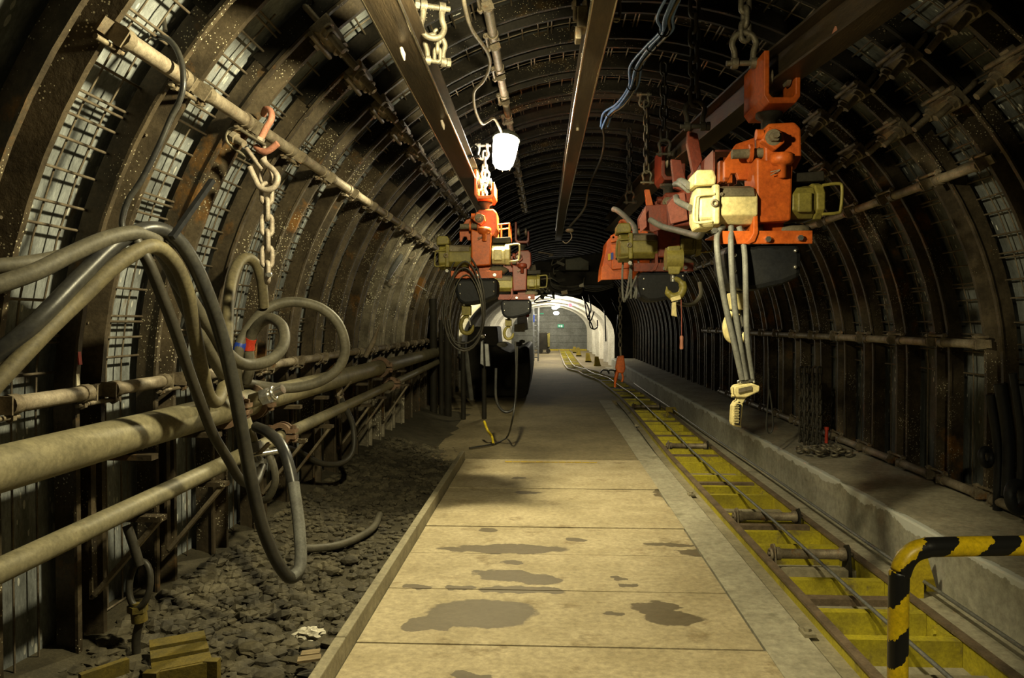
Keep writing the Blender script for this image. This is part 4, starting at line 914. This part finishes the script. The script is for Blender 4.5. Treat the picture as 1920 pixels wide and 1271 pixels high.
while y < 45 and crosses < 96:
    kind = ('plate', 'plate', 'bar', 'plate', 'low')[i % 5]; xc = xt(y)
    if kind == 'plate':
        zb = ZB if y < 15.8 else -.006
        mb = MB(); mb.bb((xc+.008, y, zb), (xc+GA-.008, y+.012, ZT-.025)); mb.bb((xc+.008, y+.012, ZT-.035), (xc+GA-.008, y+.06, ZT-.025)); m = 'track_yellow'
    elif kind == 'bar': mb = MB(); mb.bb((xc+.008, y, -.02), (xc+GA-.008, y+.07, .02)); m = 'rail_brown'
    else: mb = MB(); mb.bb((xc+.008, y, -.09), (xc+GA-.008, y+.09, -.04)); m = 'curb'
    mb.build('cross_plate', m, tr); crosses += 1
    y += (.36, .24, .28, .42, .30)[i % 5]*(1 if y < 16 else 1.6); i += 1
# rail joints
for y in (4.0, 7.2, 12.0):
    mb = MB(); mb.bb((xt(y)-.13, y-.05, -.004), (xt(y)-.07, y+.05, .015)); mb.nut((xt(y)-.10, y, .02), (0, 0, 1), .02, .02); mb.build('joint_lug', 'curb', tr)
    mb = MB(); mb.bb((xt(y)+GA-.05, y-.07, -.03), (xt(y)+GA-.012, y+.07, .03)); 
    for dy in (-.04, .04): mb.nut((xt(y)+GA-.055, y+dy, .0), (1, 0, 0), .018, .02)
    mb.build('fish_plate', 'track_yellow', tr)
def roller(y, label):
    x0 = xt(y)+.09; x1 = xt(y)+GA-.07; z = .06; t = thing('rope_roller', ((x0+x1)/2, y, .0), label, 'roller', 'rope rollers in the floor track')
    mb = MB(); mb.lathe((x0, y, z), [(.045, .0), (.045, .03), (.034, .04), (.034, x1-x0-.04), (.045, x1-x0-.03), (.045, x1-x0)], 18, 'X'); mb.build('drum', 'clamp_steel', t)
    for x in (x0-.02, x1+.01):
        mb = MB(); mb.prismx([(y-.09, ZB), (y+.09, ZB), (y+.05, z+.05), (y-.02, z+.075), (y-.05, z+.05)], x, x+.012); mb.build('bracket', 'dark_iron' if x > x0 else 'clamp_steel', t, .003)
    mb = MB(); mb.cyl((x0-.05, y, z), (x1+.05, y, z), .014, 8); mb.ring((x0-.035, y-.02, z), (1, 0, 0), .035, .012, 14, 6); mb.build('axle', 'clamp_steel', t)
for i, (py, lab) in enumerate(((1038, 'rope roller with dusty drum in the floor track, nearest the handrail'), (968, 'rope roller in the floor track, second from the handrail'), (836, 'dim rope roller in the track below the pendant control'), (762, 'far rope roller in the track near the orange hook block'))):
    roller(FZ(1480 if i == 0 else 1430 if i == 1 else 1280 if i == 2 else 1215, py, .06).y, lab)
yr = [1.8+.6*i for i in range(64)]
mb = MB(); mb.tube([(xt(y)+.27, y, .112+.008*math.sin(y*1.3)) for y in yr], .011, 8); single('steel_rope', mb, 'rope_steel', 'steel hauling rope stretched along the middle of the yellow floor track', 'rope')
mb = MB(); mb.tube([(2.27-.002*y, y, .105+.006*math.sin(y)) for y in yr[:30]], .011, 8); single('steel_rope', mb, 'rope_steel', 'steel return rope between the track and the concrete ledge', 'rope')
for i, (y, x) in enumerate(((4.62, 2.28), (13.5, 2.27))):
    t = thing('rope_guide', (x, y, -.03), ('yellow rope guide plate standing behind the striped handrail', 'small far yellow rope guide at the foot of the ledge')[i], 'rope guide', 'yellow rope guides beside the track')
    fy = ('bright_yellow', 'far_yellow')[i]; hh = (.24, .13)[i]
    mb = MB(); mb.prism([(x-.12, -.03), (x+.13, -.03), (x+.05, hh), (x-.12, hh)], y+.05, y+.065); mb.build('side_plate', fy, t)
    mb = MB(); mb.prism([(x-.12, -.03), (x-.02, -.03), (x-.02, hh+.01), (x-.12, hh+.01)], y-.07, y-.055); mb.bb((x-.13, y-.09, -.03), (x+.13, y+.09, -.015)); mb.build('side_plate', fy, t)
    mb = MB(); mb.cyl((x-.04, y-.06, .06), (x-.04, y+.06, .06), .04, 14); mb.build('sheave', 'dark_iron', t)
# ------------------------------------------------------------------ striped handrail
hr = [(.868, 1.87, 0), (.868, 1.87, .5), (.868, 1.87, .98), (.872, 1.87, 1.035), (.892, 1.872, 1.075), (.93, 1.874, 1.094), (1.0, 1.878, 1.098), (1.4, 1.91, 1.10), (1.95, 1.96, 1.10), (2.02, 1.966, 1.08), (2.05, 1.97, 1.02), (2.05, 1.97, .5), (2.05, 1.97, .0)]
t = thing('hand_rail', (.868, 1.87, 0), 'yellow and black striped tubular handrail in the lower right corner', 'handrail')
mb = MB(); mb.tube(spline(hr, 6), .0242, 20); mb.build('rail', 'hazard', t)
for x, y, z in ((.868, 1.87, 0), (2.05, 1.97, -.03)):
    mb = MB(); mb.bb((x-.07, y-.07, z), (x+.07, y+.07, z+.012)); mb.build('base_plate', 'bright_yellow', t)

# ------------------------------------------------------------------ gravel and litter left of the curb
mb = MB()
for i in range(3600):
    y = 2.4+7.4*random.random()**1.15; x = -1.06-1.04*random.random()**.8
    r = random.uniform(.012, .034)*(1.35 if y < 5 else 1)
    mb.ball((x, y, ground_z(x, y)+r*.25), r, 1, .26, (random.uniform(.8, 1.5), random.uniform(.8, 1.4), random.uniform(.45, .8)))
o = single('gravel', mb, 'stone', 'loose grey gravel bed between the curb and the left wall', 'gravel'); o['kind'] = 'stuff'
mb = MB(); big = [(590, 1090), (520, 1225), (480, 1190), (445, 1250), (640, 1040)]
for i, (px, py) in enumerate(((505, 1250), (470, 1205), (560, 1110), (620, 1060), (655, 1040))):
    q = FZ(px, py, .05); r = (.06, .055, .045, .045, .05)[i]; mb = MB(); mb.ball((q.x, q.y, ground_z(q.x, q.y)+r*.45), r, 2, .10, (1.3, 1, .7))
    single('stone', mb, 'stone', f'larger pale stone lying on the gravel, {ORD[i]} from the bottom edge', 'stone', 'larger stones on the gravel')
q = FZ(582, 1195, .08); mb = MB(); mb.ball((q.x, q.y, q.z+.02), .05, 3, .28, (1.3, 1, .55)); mb.ball((q.x-.06, q.y+.03, q.z+.0), .03, 2, .3, (1.5, 1, .5)); single('plastic_bag', mb, 'plastic_film', 'crumpled pale plastic bag lying on the gravel against the curb', 'bag')
t = thing('wood_offcut', FZ(580, 1225, .06), 'two thin grey board offcuts on the gravel beside the curb', 'board')
for a, b in (((558, 1238), (602, 1232)), ((565, 1226), (600, 1222))): mb = MB(); mb.bar(FZ(*a, .085), FZ(*b, .09), .05, .012); mb.build('board', 'wood', t)
t = thing('yellow_crate', FZ(345, 1262, .12), 'dusty yellow slatted crate in the lower left corner', 'crate')
a = FZ(285, 1285, .13); b = FZ(398, 1262, .13); d = (b-a); n = Vector((-d.y, d.x, 0)).normalized()
if n.y < 0: n = -n
for k in range(3):
    z = .02-.085*k; mb = MB(); mb.bar(a+Vector((0, 0, z)), b+Vector((0, 0, z)), .02, .07); mb.build('slat', 'dusty_yellow', t)
for q in (b, a): mb = MB(); mb.bar(q+Vector((0, 0, .06)), q+Vector((0, 0, -.2)), .04, .06); mb.build('corner_post', 'dusty_yellow', t)
for k in range(3): mb = MB(); mb.bar(a+n*(.05+.13*k)+Vector((0, 0, .05)), b+n*(.05+.13*k)+Vector((0, 0, .05)), .09, .015); mb.build('top_slat', 'dusty_yellow', t)
a = FZ(150, 1300, .13); b = FZ(240, 1268, .13)
for k in range(2): mb = MB(); mb.bar(a+Vector((0, 0, .05-.09*k)), b+Vector((0, 0, .05-.09*k)), .03, .06); mb.build('slat', 'dusty_yellow', t)
t = thing('hook_chain_block', W(265, 1230, 3.35), 'dark hanging hose ring with a yellow fitting, low on the left wall', 'fitting')
mb = MB(); c = W(262, 1095, 3.35); mb.tube([c+Vector((.05*math.cos(2*PI*k/20), .02*math.sin(2*PI*k/20), .10*math.sin(2*PI*k/20))) for k in range(20)], .016, 8, True); mb.build('ring', 'hose_dark', t)
mb = MB(); mb.cyl(W(258, 1128, 3.35), W(262, 1165, 3.35), .035, 12); mb.nut(W(258, 1140, 3.35), (0, 0, 1), .045, .03); mb.build('coupling', 'dusty_yellow', t)
mb = MB(); mb.tube(spline([W(262, 1165, 3.35), W(255, 1200, 3.35), W(258, 1250, 3.35)], 4), .02, 8); mb.build('lower_hose', 'hose_dark', t)
mb = MB(); mb.tube(spline([W(238, 985, 3.35), W(250, 1020, 3.35), W(262, 1060, 3.35)], 4), .022, 8); mb.build('upper_hose', 'hose_dark', t)
# slack cable and small litter under the left hoist
for i, (px, py) in enumerate(((885, 855), (700, 1085), (932, 808), (905, 806))):
    q = FZ(px, py, .03)
    if i == 1: continue
mb = MB(); mb.tube(spline([FZ(908, 790, .3), FZ(914, 806, .2), FZ(922, 818, .10), FZ(925, 832, .02)], 5), .018, 8); single('short_hose', mb, 'bright_yellow', 'short dull yellow hose end curving onto the floor under the left hoist', 'hose')
mb = MB(); mb.tube(spline([W(966, 640, 9.6), W(968, 700, 9.6), W(966, 750, 9.6), W(960, 790, 9.6), FZ(950, 820, .02), FZ(925, 832, .02), FZ(880, 840, .02)], 6), .012, 8); single('cable', mb, 'hose_black', 'black cable hanging from the dark hoist and trailing left over the floor', 'cable')
mb = MB(); mb.tube(spline([W(930, 690, 9.7), W(930, 745, 9.7), W(940, 768, 9.7), W(954, 772, 9.7), W(965, 760, 9.7), W(968, 720, 9.7), W(969, 650, 9.7)], 6), .018, 8); single('hose', mb, 'hose_black', 'black hose hanging in a U below the dark hoist', 'hose')

# ------------------------------------------------------------------ right ledge clutter
for i, (px, y1, Y, m) in enumerate(((1512, 835, 8.1, 'chain_dark'), (1520, 838, 8.1, 'chain_dark'), (1528, 842, 8.0, 'chain_dark'), (1503, 838, 8.3, 'chain_dark'), (1536, 845, 7.9, 'chain_dark'))):
    px_chain(px, 690, y1, Y, .085, .013, f'dark chain hanging against the right wall onto the ledge, {ORD[(3, 0, 1, 2, 4)[i]]} of the clump', m, group='chains hanging on the right wall')
t = thing('chain_pile', FZ(1553, 850, .36), 'small heap of dark chain lying on the ledge by the right wall', 'chain')
c0 = FZ(1553, 852, .36); R_ = random.Random(3)
proto = link_mb(.085, .013).build('chain_link', 'chain_steel', t)
for i in range(22):
    o = proto if i == 0 else proto.copy()
    if i: COL.objects.link(o); o.parent = t
    o.location = Vector((R_.uniform(-.26, .22), R_.uniform(-.12, .14), .02+.03*R_.random())); o.rotation_euler = (PI/2+R_.uniform(-.5, .5), R_.uniform(-.4, .4), R_.uniform(0, 6))
mb = MB(); a = W(1549, 832, 7.95); b = W(1550, 806, 7.95); mb.cyl(a, b, .016, 10); mb.cyl(b, b+Vector((0, 0, .03)), .022, 10); single('red_handle', mb, 'red', 'small red handle standing among the dark chains on the ledge', 'rod')  # a small red handle
hose([(1441, 690, 7.4), (1441, 740, 7.4), (1437, 790, 7.4), (1438, 806, 7.4), (1443, 812, 7.4), (1449, 802, 7.4), (1448, 770, 7.4), (1443, 730, 7.4)], .008, 'hose_black', 'thin black rope loop hanging by the ledge below the big pendant', 5, 8, name='rope_loop', cat='rope')
for (px, py, Y, rr, lab) in ((1849, 857, 5.25, .055, 'black rubber ring hanging on the right wall, the upper of two'), (1908, 932, 4.95, .085, 'black rubber ring on the right wall at the picture edge, the lower of two')):
    p = W(px, py, Y); mb = MB(); mb.ring(p, (.6, -1, .2), rr, rr*.42, 24, 10); single('rubber_ring', mb, 'black_rubber', lab, 'ring', 'black rubber rings on the right wall')
for i, (px, y0_, y1_, Y, r) in enumerate(((1862, 740, 960, 5.3, .05), (1880, 720, 930, 5.2, .06), (1905, 700, 925, 5.05, .04))):
    mb = MB(); a = W(px, y0_, Y); b = W(px+8, y1_, Y); mb.tube(spline([a+Vector((-.02, 0, 0)), (a+b)/2+Vector((.02, 0, 0)), b], 5), r*.6, 10); single('hanging_hose', mb, 'black_rubber', f'black hose hanging in the gloom at the right wall, {ORD[i]} from the left', 'hose', 'black hoses on the right wall')
t = thing('wire_tangle', W(1565, 310, 8.2), 'tangle of pale wires and clips on the right wall behind the big hoist', 'wire')
for k in range(6):
    mb = MB(); mb.tube(spline([W(1520+14*k+R_.uniform(-12, 12), 395-20*k+R_.uniform(-25, 10), 8.3), W(1545+8*k+R_.uniform(-12, 12), 345-14*k+R_.uniform(-14, 14), 8.2), W(1575+6*k+R_.uniform(-8, 8), 315-10*k+R_.uniform(-12, 12), 8.2), W(1555+8*k, 300-8*k, 8.3)], 5), .010, 6); mb.build('wire', 'strut_tube', t)
p = W(1566, 68, 3.7); mb = MB(); mb.cyl(p, p+Vector((.05, .02, .10)), .02, 10, .026); single('bolt_stub', mb, 'pink_rod', 'pinkish bolt stub sticking down beside the right monorail beam', 'bolt')

# ------------------------------------------------------------------ dark machines and props in the middle distance on the left
def wpr(t, nm, pts, Y, dep, m, bev=.02):
    mb = MB(); mb.prism([(W(x, y, Y).x, W(x, y, Y).z) for x, y in pts], Y, Y+dep); return mb.build(nm, m, t, bev)
t = thing('mine_locomotive', W(940, 745, 16.4), 'dark bulky mine machine standing left of the walkway in shadow', 'machine')
wpr(t, 'body', [(872, 744), (872, 660), (884, 648), (930, 650), (958, 662), (985, 648), (992, 652), (995, 700), (990, 738), (985, 744)], 16.4, 4.5, 'dark_iron', .05)
wpr(t, 'cab', [(874, 662), (878, 612), (932, 612), (936, 656)], 17.2, 1.6, 'dark_iron', .04)
for px, py in ((883, 738), (975, 738)): c = W(px, py, 16.35); mb = MB(); mb.lathe(c, [(.12, 0), (.12, .1), (.02, .12)], 16, 'Y'); mb.build('buffer', 'dark_iron', t)
for i, (px, py, sx) in enumerate(((942, 646, 10), (972, 645, 8), (979, 640, 6), (970, 662, 8))):
    p = W(px, py, 16.9); mb = MB(); mb.ball(p, sx*16.9/1400, 2, .16, (1, .8, .55)); single('rag', mb, 'plastic_film', f'crumpled pale cloth lying on the dark machine, {ORD[i]} of four', 'cloth', 'cloths on the dark machine')
for i, (px, wpx, y0_, y1_, Y) in enumerate(((812, 14, 560, 782, 12.9), (827, 9, 600, 782, 12.9), (839, 14, 600, 786, 12.9), (868, 9, 640, 792, 12.7), (907, 9, 640, 790, 12.8))):
    a = W(px, y0_, Y); b = FZ(px+2, 605+2310/Y, .0) if False else W(px+1, 605+H*F/Y, Y); b.z = -.0
    mb = MB(); mb.cyl(a, b, wpx/2*Y/F, 12); single('timber_prop', mb, 'dark_iron', f'dark upright prop in the left middle distance, {ORD[i]} from the left', 'prop', 'dark props in the left middle distance')
mb = MB(); mb.cyl(W(873, 655, 13.9), W(884, 748, 14.4), .045, 12); single('leaning_pipe', mb, 'hose_ash', 'pale grey pipe leaning among the dark props', 'pipe')
mb = MB(); mb.cyl(W(862, 655, 13.6), W(864, 695, 13.6), .035, 10); mb.cyl(W(862, 668, 13.6), W(862, 672, 13.6), .05, 10); single('pipe_stub', mb, 'hose_ash', 'short pale pipe end with a collar among the dark props', 'pipe')
t = thing('foil_sheet', W(910, 688, 12.6), 'silvery crumpled sheet hanging in front of the dark machine', 'sheet')
for pts in (((901, 640), (906, 638), (907, 686), (900, 682)), ((908, 644), (916, 645), (919, 687), (910, 687))): wpr(t, 'fold', pts, 12.6, .05, 'aluminium', .01)
mb = MB(); mb.ball(W(905, 630, 12.6), .05, 2, .2); mb.build('clip', 'chrome', t)
for (q, Y) in ((((931, 655), (958, 640)), 16.2), (((945, 652), (955, 664)), 16.2)):
    pass
t = thing('white_panel', W(858, 610, 18.6), 'slanting pale corrugated panel seen through the hose coil', 'panel')
for pts in (((874, 527), (879, 540), (848, 603), (839, 602), (840, 584)), ((878, 546), (880, 556), (854, 611), (846, 603))): wpr(t, 'sheet', pts, 17.8, .04, 'white_lining', 0)
# ------------------------------------------------------------------ suspended rack across the tunnel
t = thing('suspended_rack', W(1060, 552, 14), 'dark rack of sagging cables and boxes suspended across the tunnel', 'rack')
wpr(t, 'cable_tray', [(1012, 508), (1150, 508), (1150, 535), (1094, 534), (1093, 548), (1056, 552), (1030, 545), (1012, 520)], 14, 1.2, 'dark_iron', .02)
wpr(t, 'hood', [(1000, 490), (1150, 470), (1150, 510), (1000, 510)], 14.6, 1.5, 'dark_iron', .03)
wpr(t, 'grey_box', [(1060, 486), (1088, 482), (1104, 490), (1104, 506), (1060, 506)], 13.7, .3, 'grey_box', .01)
for k in range(4):
    mb = MB(); mb.tube(spline([W(1030, 512+3*k, 13.9), W(1036, 532+2*k, 13.9), W(1060, 537+2.4*k, 13.9), W(1090, 534+2*k, 13.9), W(1096, 520, 13.9)], 5), .012, 7); mb.build('cable', 'hose_dark' if k else 'hose_grey', t)
for k in range(3):
    mb = MB(); mb.tube(spline([W(1096, 536+4*k, 13.95), W(1120, 540+3*k, 13.95), W(1150, 532+3*k, 13.95)], 5), .014, 7); mb.build('cable', 'hose_dark', t)
wpr(t, 'pale_clip', [(1086, 534), (1094, 530), (1095, 538), (1086, 538)], 13.85, .05, 'plastic_film', .004)
for i in range(26):
    px = R_.uniform(985, 1060); py = R_.uniform(480, 560); Y = R_.uniform(12.8, 15)
    if i % 3 == 0: mb = MB(); mb.box(W(px, py, Y), (R_.uniform(.05, .16), .1, R_.uniform(.04, .12)), Matrix.Rotation(R_.uniform(-.6, .6), 3, 'Y'))
    else: mb = MB(); mb.tube(spline([W(px, py, Y), W(px+R_.uniform(-14, 14), py+R_.uniform(-4, 14), Y), W(px+R_.uniform(-24, 24), py+R_.uniform(-10, 10), Y)], 4), .014, 6)
    mb.build('clutter_piece', ('clamp_steel', 'hose_grey', 'dark_iron', 'grey_box')[i % 4], t)
for i, (px, py, s) in enumerate(((993, 538, 8), (1003, 538, 7), (1016, 544, 6))):
    p = W(px, py, 13.2); mb = MB(); mb.ball(p, s*13.2/F, 2, .08, (.8, .8, 1)); single('pale_insulator', mb, 'plastic_film', f'pale round object hanging under the suspended rack, {ORD[i]} from the left', 'insulator', 'pale objects under the rack')
mb = MB(); c = W(1068, 432, 8.6); mb.ball(c, .05, 2, 0, (1, 1, .5)); mb.tube(spline([c, W(1072, 445, 8.6), W(1062, 456, 8.6), W(1055, 452, 8.6)], 5), .006, 6); single('small_lamp', mb, 'clamp_steel', 'small unlit glass lamp head hanging in the dark near the middle beam', 'lamp')
# orange hook block on the thin chain
t = thing('chain_hook_block', W(1163, 720, 12.5), 'orange chain hook block hanging low over the track', 'hook block')
wpr(t, 'body', [(1158, 668), (1170, 666), (1173, 690), (1170, 700), (1158, 699), (1154, 690)], 12.45, .12, 'orange', .02)
mb = MB(); mb.tube(spline([W(1163, 650, 12.5), W(1164, 668, 12.5)], 3), .02, 8); mb.build('swivel', 'clamp_steel', t)
mb = MB(); mb.tube(spline([W(1158, 696, 12.5), W(1154, 712, 12.5), W(1153, 726, 12.5)], 4), [.03]*5+[.02]*4, 8); mb.tube(spline([W(1166, 698, 12.5), W(1168, 708, 12.5), W(1166, 716, 12.5)], 4), .018, 8); mb.build('tongs', 'orange', t)
# small junk on left of the far passage
t = thing('orange_valve_rack', W(985, 585, 15.2), 'bright orange pipework above grey boxes at the left of the far passage', 'valve rack')
for pts in (((972, 556), (976, 560), (974, 572), (979, 580), (974, 586)), ((980, 560), (984, 566), (981, 575), (982, 586)), ((966, 587), (978, 585), (988, 584))):
    mb = MB(); mb.tube(spline([W(x, y, 15.2) for x, y in pts], 4), .022, 8); mb.build('pipe', 'orange', t)
wpr(t, 'box', [(970, 590), (988, 588), (990, 618), (970, 620)], 15.3, .3, 'aluminium', .01)
wpr(t, 'box', [(964, 608), (984, 606), (984, 622), (964, 622)], 15.2, .2, 'plastic_film', .01)
mb = MB(); mb.ball(W(989, 591, 15.1), .04, 2); mb.build('red_cap', 'red', t)
# aluminium twin post with rungs
t = thing('ladder', W(1006, 680, 29.5), 'aluminium ladder standing at the left of the far passage', 'ladder')
for a, b in (((1000, 575), (1001, 676)), ((1010, 575), (1009, 677))): mb = MB(); mb.bar(W(*a, 29.5), W(*b, 29.5), .10, .06); mb.build('rail', 'aluminium', t)
for k in range(9): mb = MB(); y = 590+10*k; mb.bar(W(1000, y, 29.5), W(1010, y, 29.5), .04, .04); mb.build('rung', 'aluminium', t)
mb = MB(); mb.bar(W(1001, 590, 29.35), W(1001, 604, 29.35), .05, .05); mb.build('blue_tag', 'blue', t)
# far mine cart, signs, lamps
t = thing('mine_cart', W(1020, 660, 40), 'small dark mine cart parked at the far end wall', 'cart')
wpr(t, 'tub', [(1010, 652), (1011, 624), (1031, 623), (1031, 650), (1027, 655), (1012, 655)], 40, 1.5, 'dark_iron', .02)
wpr(t, 'front_frame', [(1026, 626), (1031, 624), (1031, 650), (1027, 650)], 39.95, .06, 'cream_shade_olive', .01)
mb = MB()
for px in (1014, 1028): c = W(px, 658, 39.9); mb.cyl(c, c+Vector((0, .1, 0)), .12, 12)
mb.build('wheel', 'dark_iron', t)
t = thing('exit_sign', W(1051, 611, 45.95), 'small green exit sign on the grey end wall', 'sign')
a = W(1045.5, 608, 45.95); b = W(1057, 614, 45.95); mb = MB(); mb.bb((a.x, 45.93, b.z), (b.x, 45.98, a.z)); mb.build('panel', 'sign_green', t)
mb = MB(); c = (a+b)/2
mb.prism([(c.x+.02, c.z+.04), (c.x+.10, c.z+.04), (c.x+.10, c.z-.07), (c.x+.02, c.z-.07)], 45.915, 45.925); mb.prism([(c.x-.13, c.z+.02), (c.x-.06, c.z+.02), (c.x-.06, c.z+.05), (c.x-.01, c.z), (c.x-.06, c.z-.05), (c.x-.06, c.z-.02), (c.x-.13, c.z-.02)], 45.915, 45.925); mb.build('pictogram', 'sign_white', t)
a = W(1016, 588, 45.95); mb = MB(); mb.box(a, (.22, .03, .08)); single('exit_sign', mb, 'sign_green', 'second dim green sign high on the end wall, left of the lamps', 'sign')
for i, (px, py, s) in enumerate(((1040, 577, 6), (1045, 575, 5), (1043, 587, 5.5))):
    c = W(px, py, 33-i); mb = MB(); mb.ball(c, s*33/F*.8, 2, 0, (1.2, 1, .7)); single('far_lamp', mb, 'bulb_white', f'glowing white lamp far down the tunnel, {("left upper", "right upper", "lower")[i]} of the cluster', 'lamp', 'far white lamps')
c = W(1069, 572, 33); mb = MB(); mb.ball(c, .085, 2); single('red_lamp', mb, 'bulb_red', 'small red signal lamp under the far white arch', 'lamp')
t = thing('end_barrier', W(1040, 655, 44.5), 'low yellow barrier bar at the foot of the end wall', 'barrier')
mb = MB(); mb.bar(W(1030, 656, 44.5), W(1100, 656, 44.5), .08, .12); mb.build('bar', 'bright_yellow', t)
for px in (1034, 1070, 1098): mb = MB(); p = W(px, 656, 44.5); mb.bb((p.x-.05, 44.45, -.01), (p.x+.05, 44.55, p.z)); mb.build('post', 'bright_yellow', t)
for i, (px, py, Y) in enumerate(((1085, 665, 37), (1078, 656, 41), (1103, 678, 31.5), (1120, 688, 28.6))):
    p = W(px, py, Y); mb = MB(); h = (.42, .34, .38, .36)[i]; z0 = -.008
    mb.prism([(p.x-.12, z0), (p.x+.14, z0), (p.x+.04, h), (p.x-.10, h)], Y, Y+.08); mb.bb((p.x-.12, Y, z0), (p.x+.14, Y+.4, z0+.05)); single('rope_stand', mb, 'far_yellow', f'small yellow rope stand beside the far track, {("third", "fourth", "second", "first")[i]} from the near end', 'rope guide', 'yellow rope stands by the far track')
for i, pts in enumerate((((1096, 562), (1100, 590), (1108, 605), (1112, 616)), ((1092, 555), (1104, 580), (1106, 610), (1113, 617), (1120, 613), (1120, 600)), ((1104, 552), (1108, 580), (1102, 596), (1108, 600), (1114, 584)), ((1112, 553), (1130, 575), (1134, 590), (1136, 640)))):
    mb = MB(); mb.tube(spline([W(x, y, 24.5) for x, y in pts], 5), .022, 7); single('hanging_cable', mb, 'hose_black', f'black cable hanging in front of the white lining, {ORD[i]} from the left', 'cable', 'black cables before the white lining')
t = thing('tool_bundle', W(1155, 600, 22), 'dark tools and straps hanging beside the near white rib', 'tools')
for pts in (((1146, 558), (1158, 572), (1162, 578)), ((1150, 566), (1158, 582), (1166, 582)), ((1160, 590), (1159, 604), (1162, 618)), ((1159, 604), (1158, 622), (1163, 626))):
    mb = MB(); mb.tube(spline([W(x, y, 22) for x, y in pts], 4), .035 if pts[0][0] < 1155 else .03, 7); mb.build('strap', 'black_rubber', t)
for i in range(3):
    mb = MB(); mb.tube(spline([W(1126+13*i, 700-2*i, 23.5), W(1130+13*i, 694, 23.5), W(1140+12*i, 695, 23.5), W(1142+12*i, 701, 23.5)], 4), .025, 7); single('wire_hoop', mb, 'hose_black', f'black bent hoop lying beside the track bend, {ORD[i]} from the left', 'hoop', 'black hoops by the track bend')
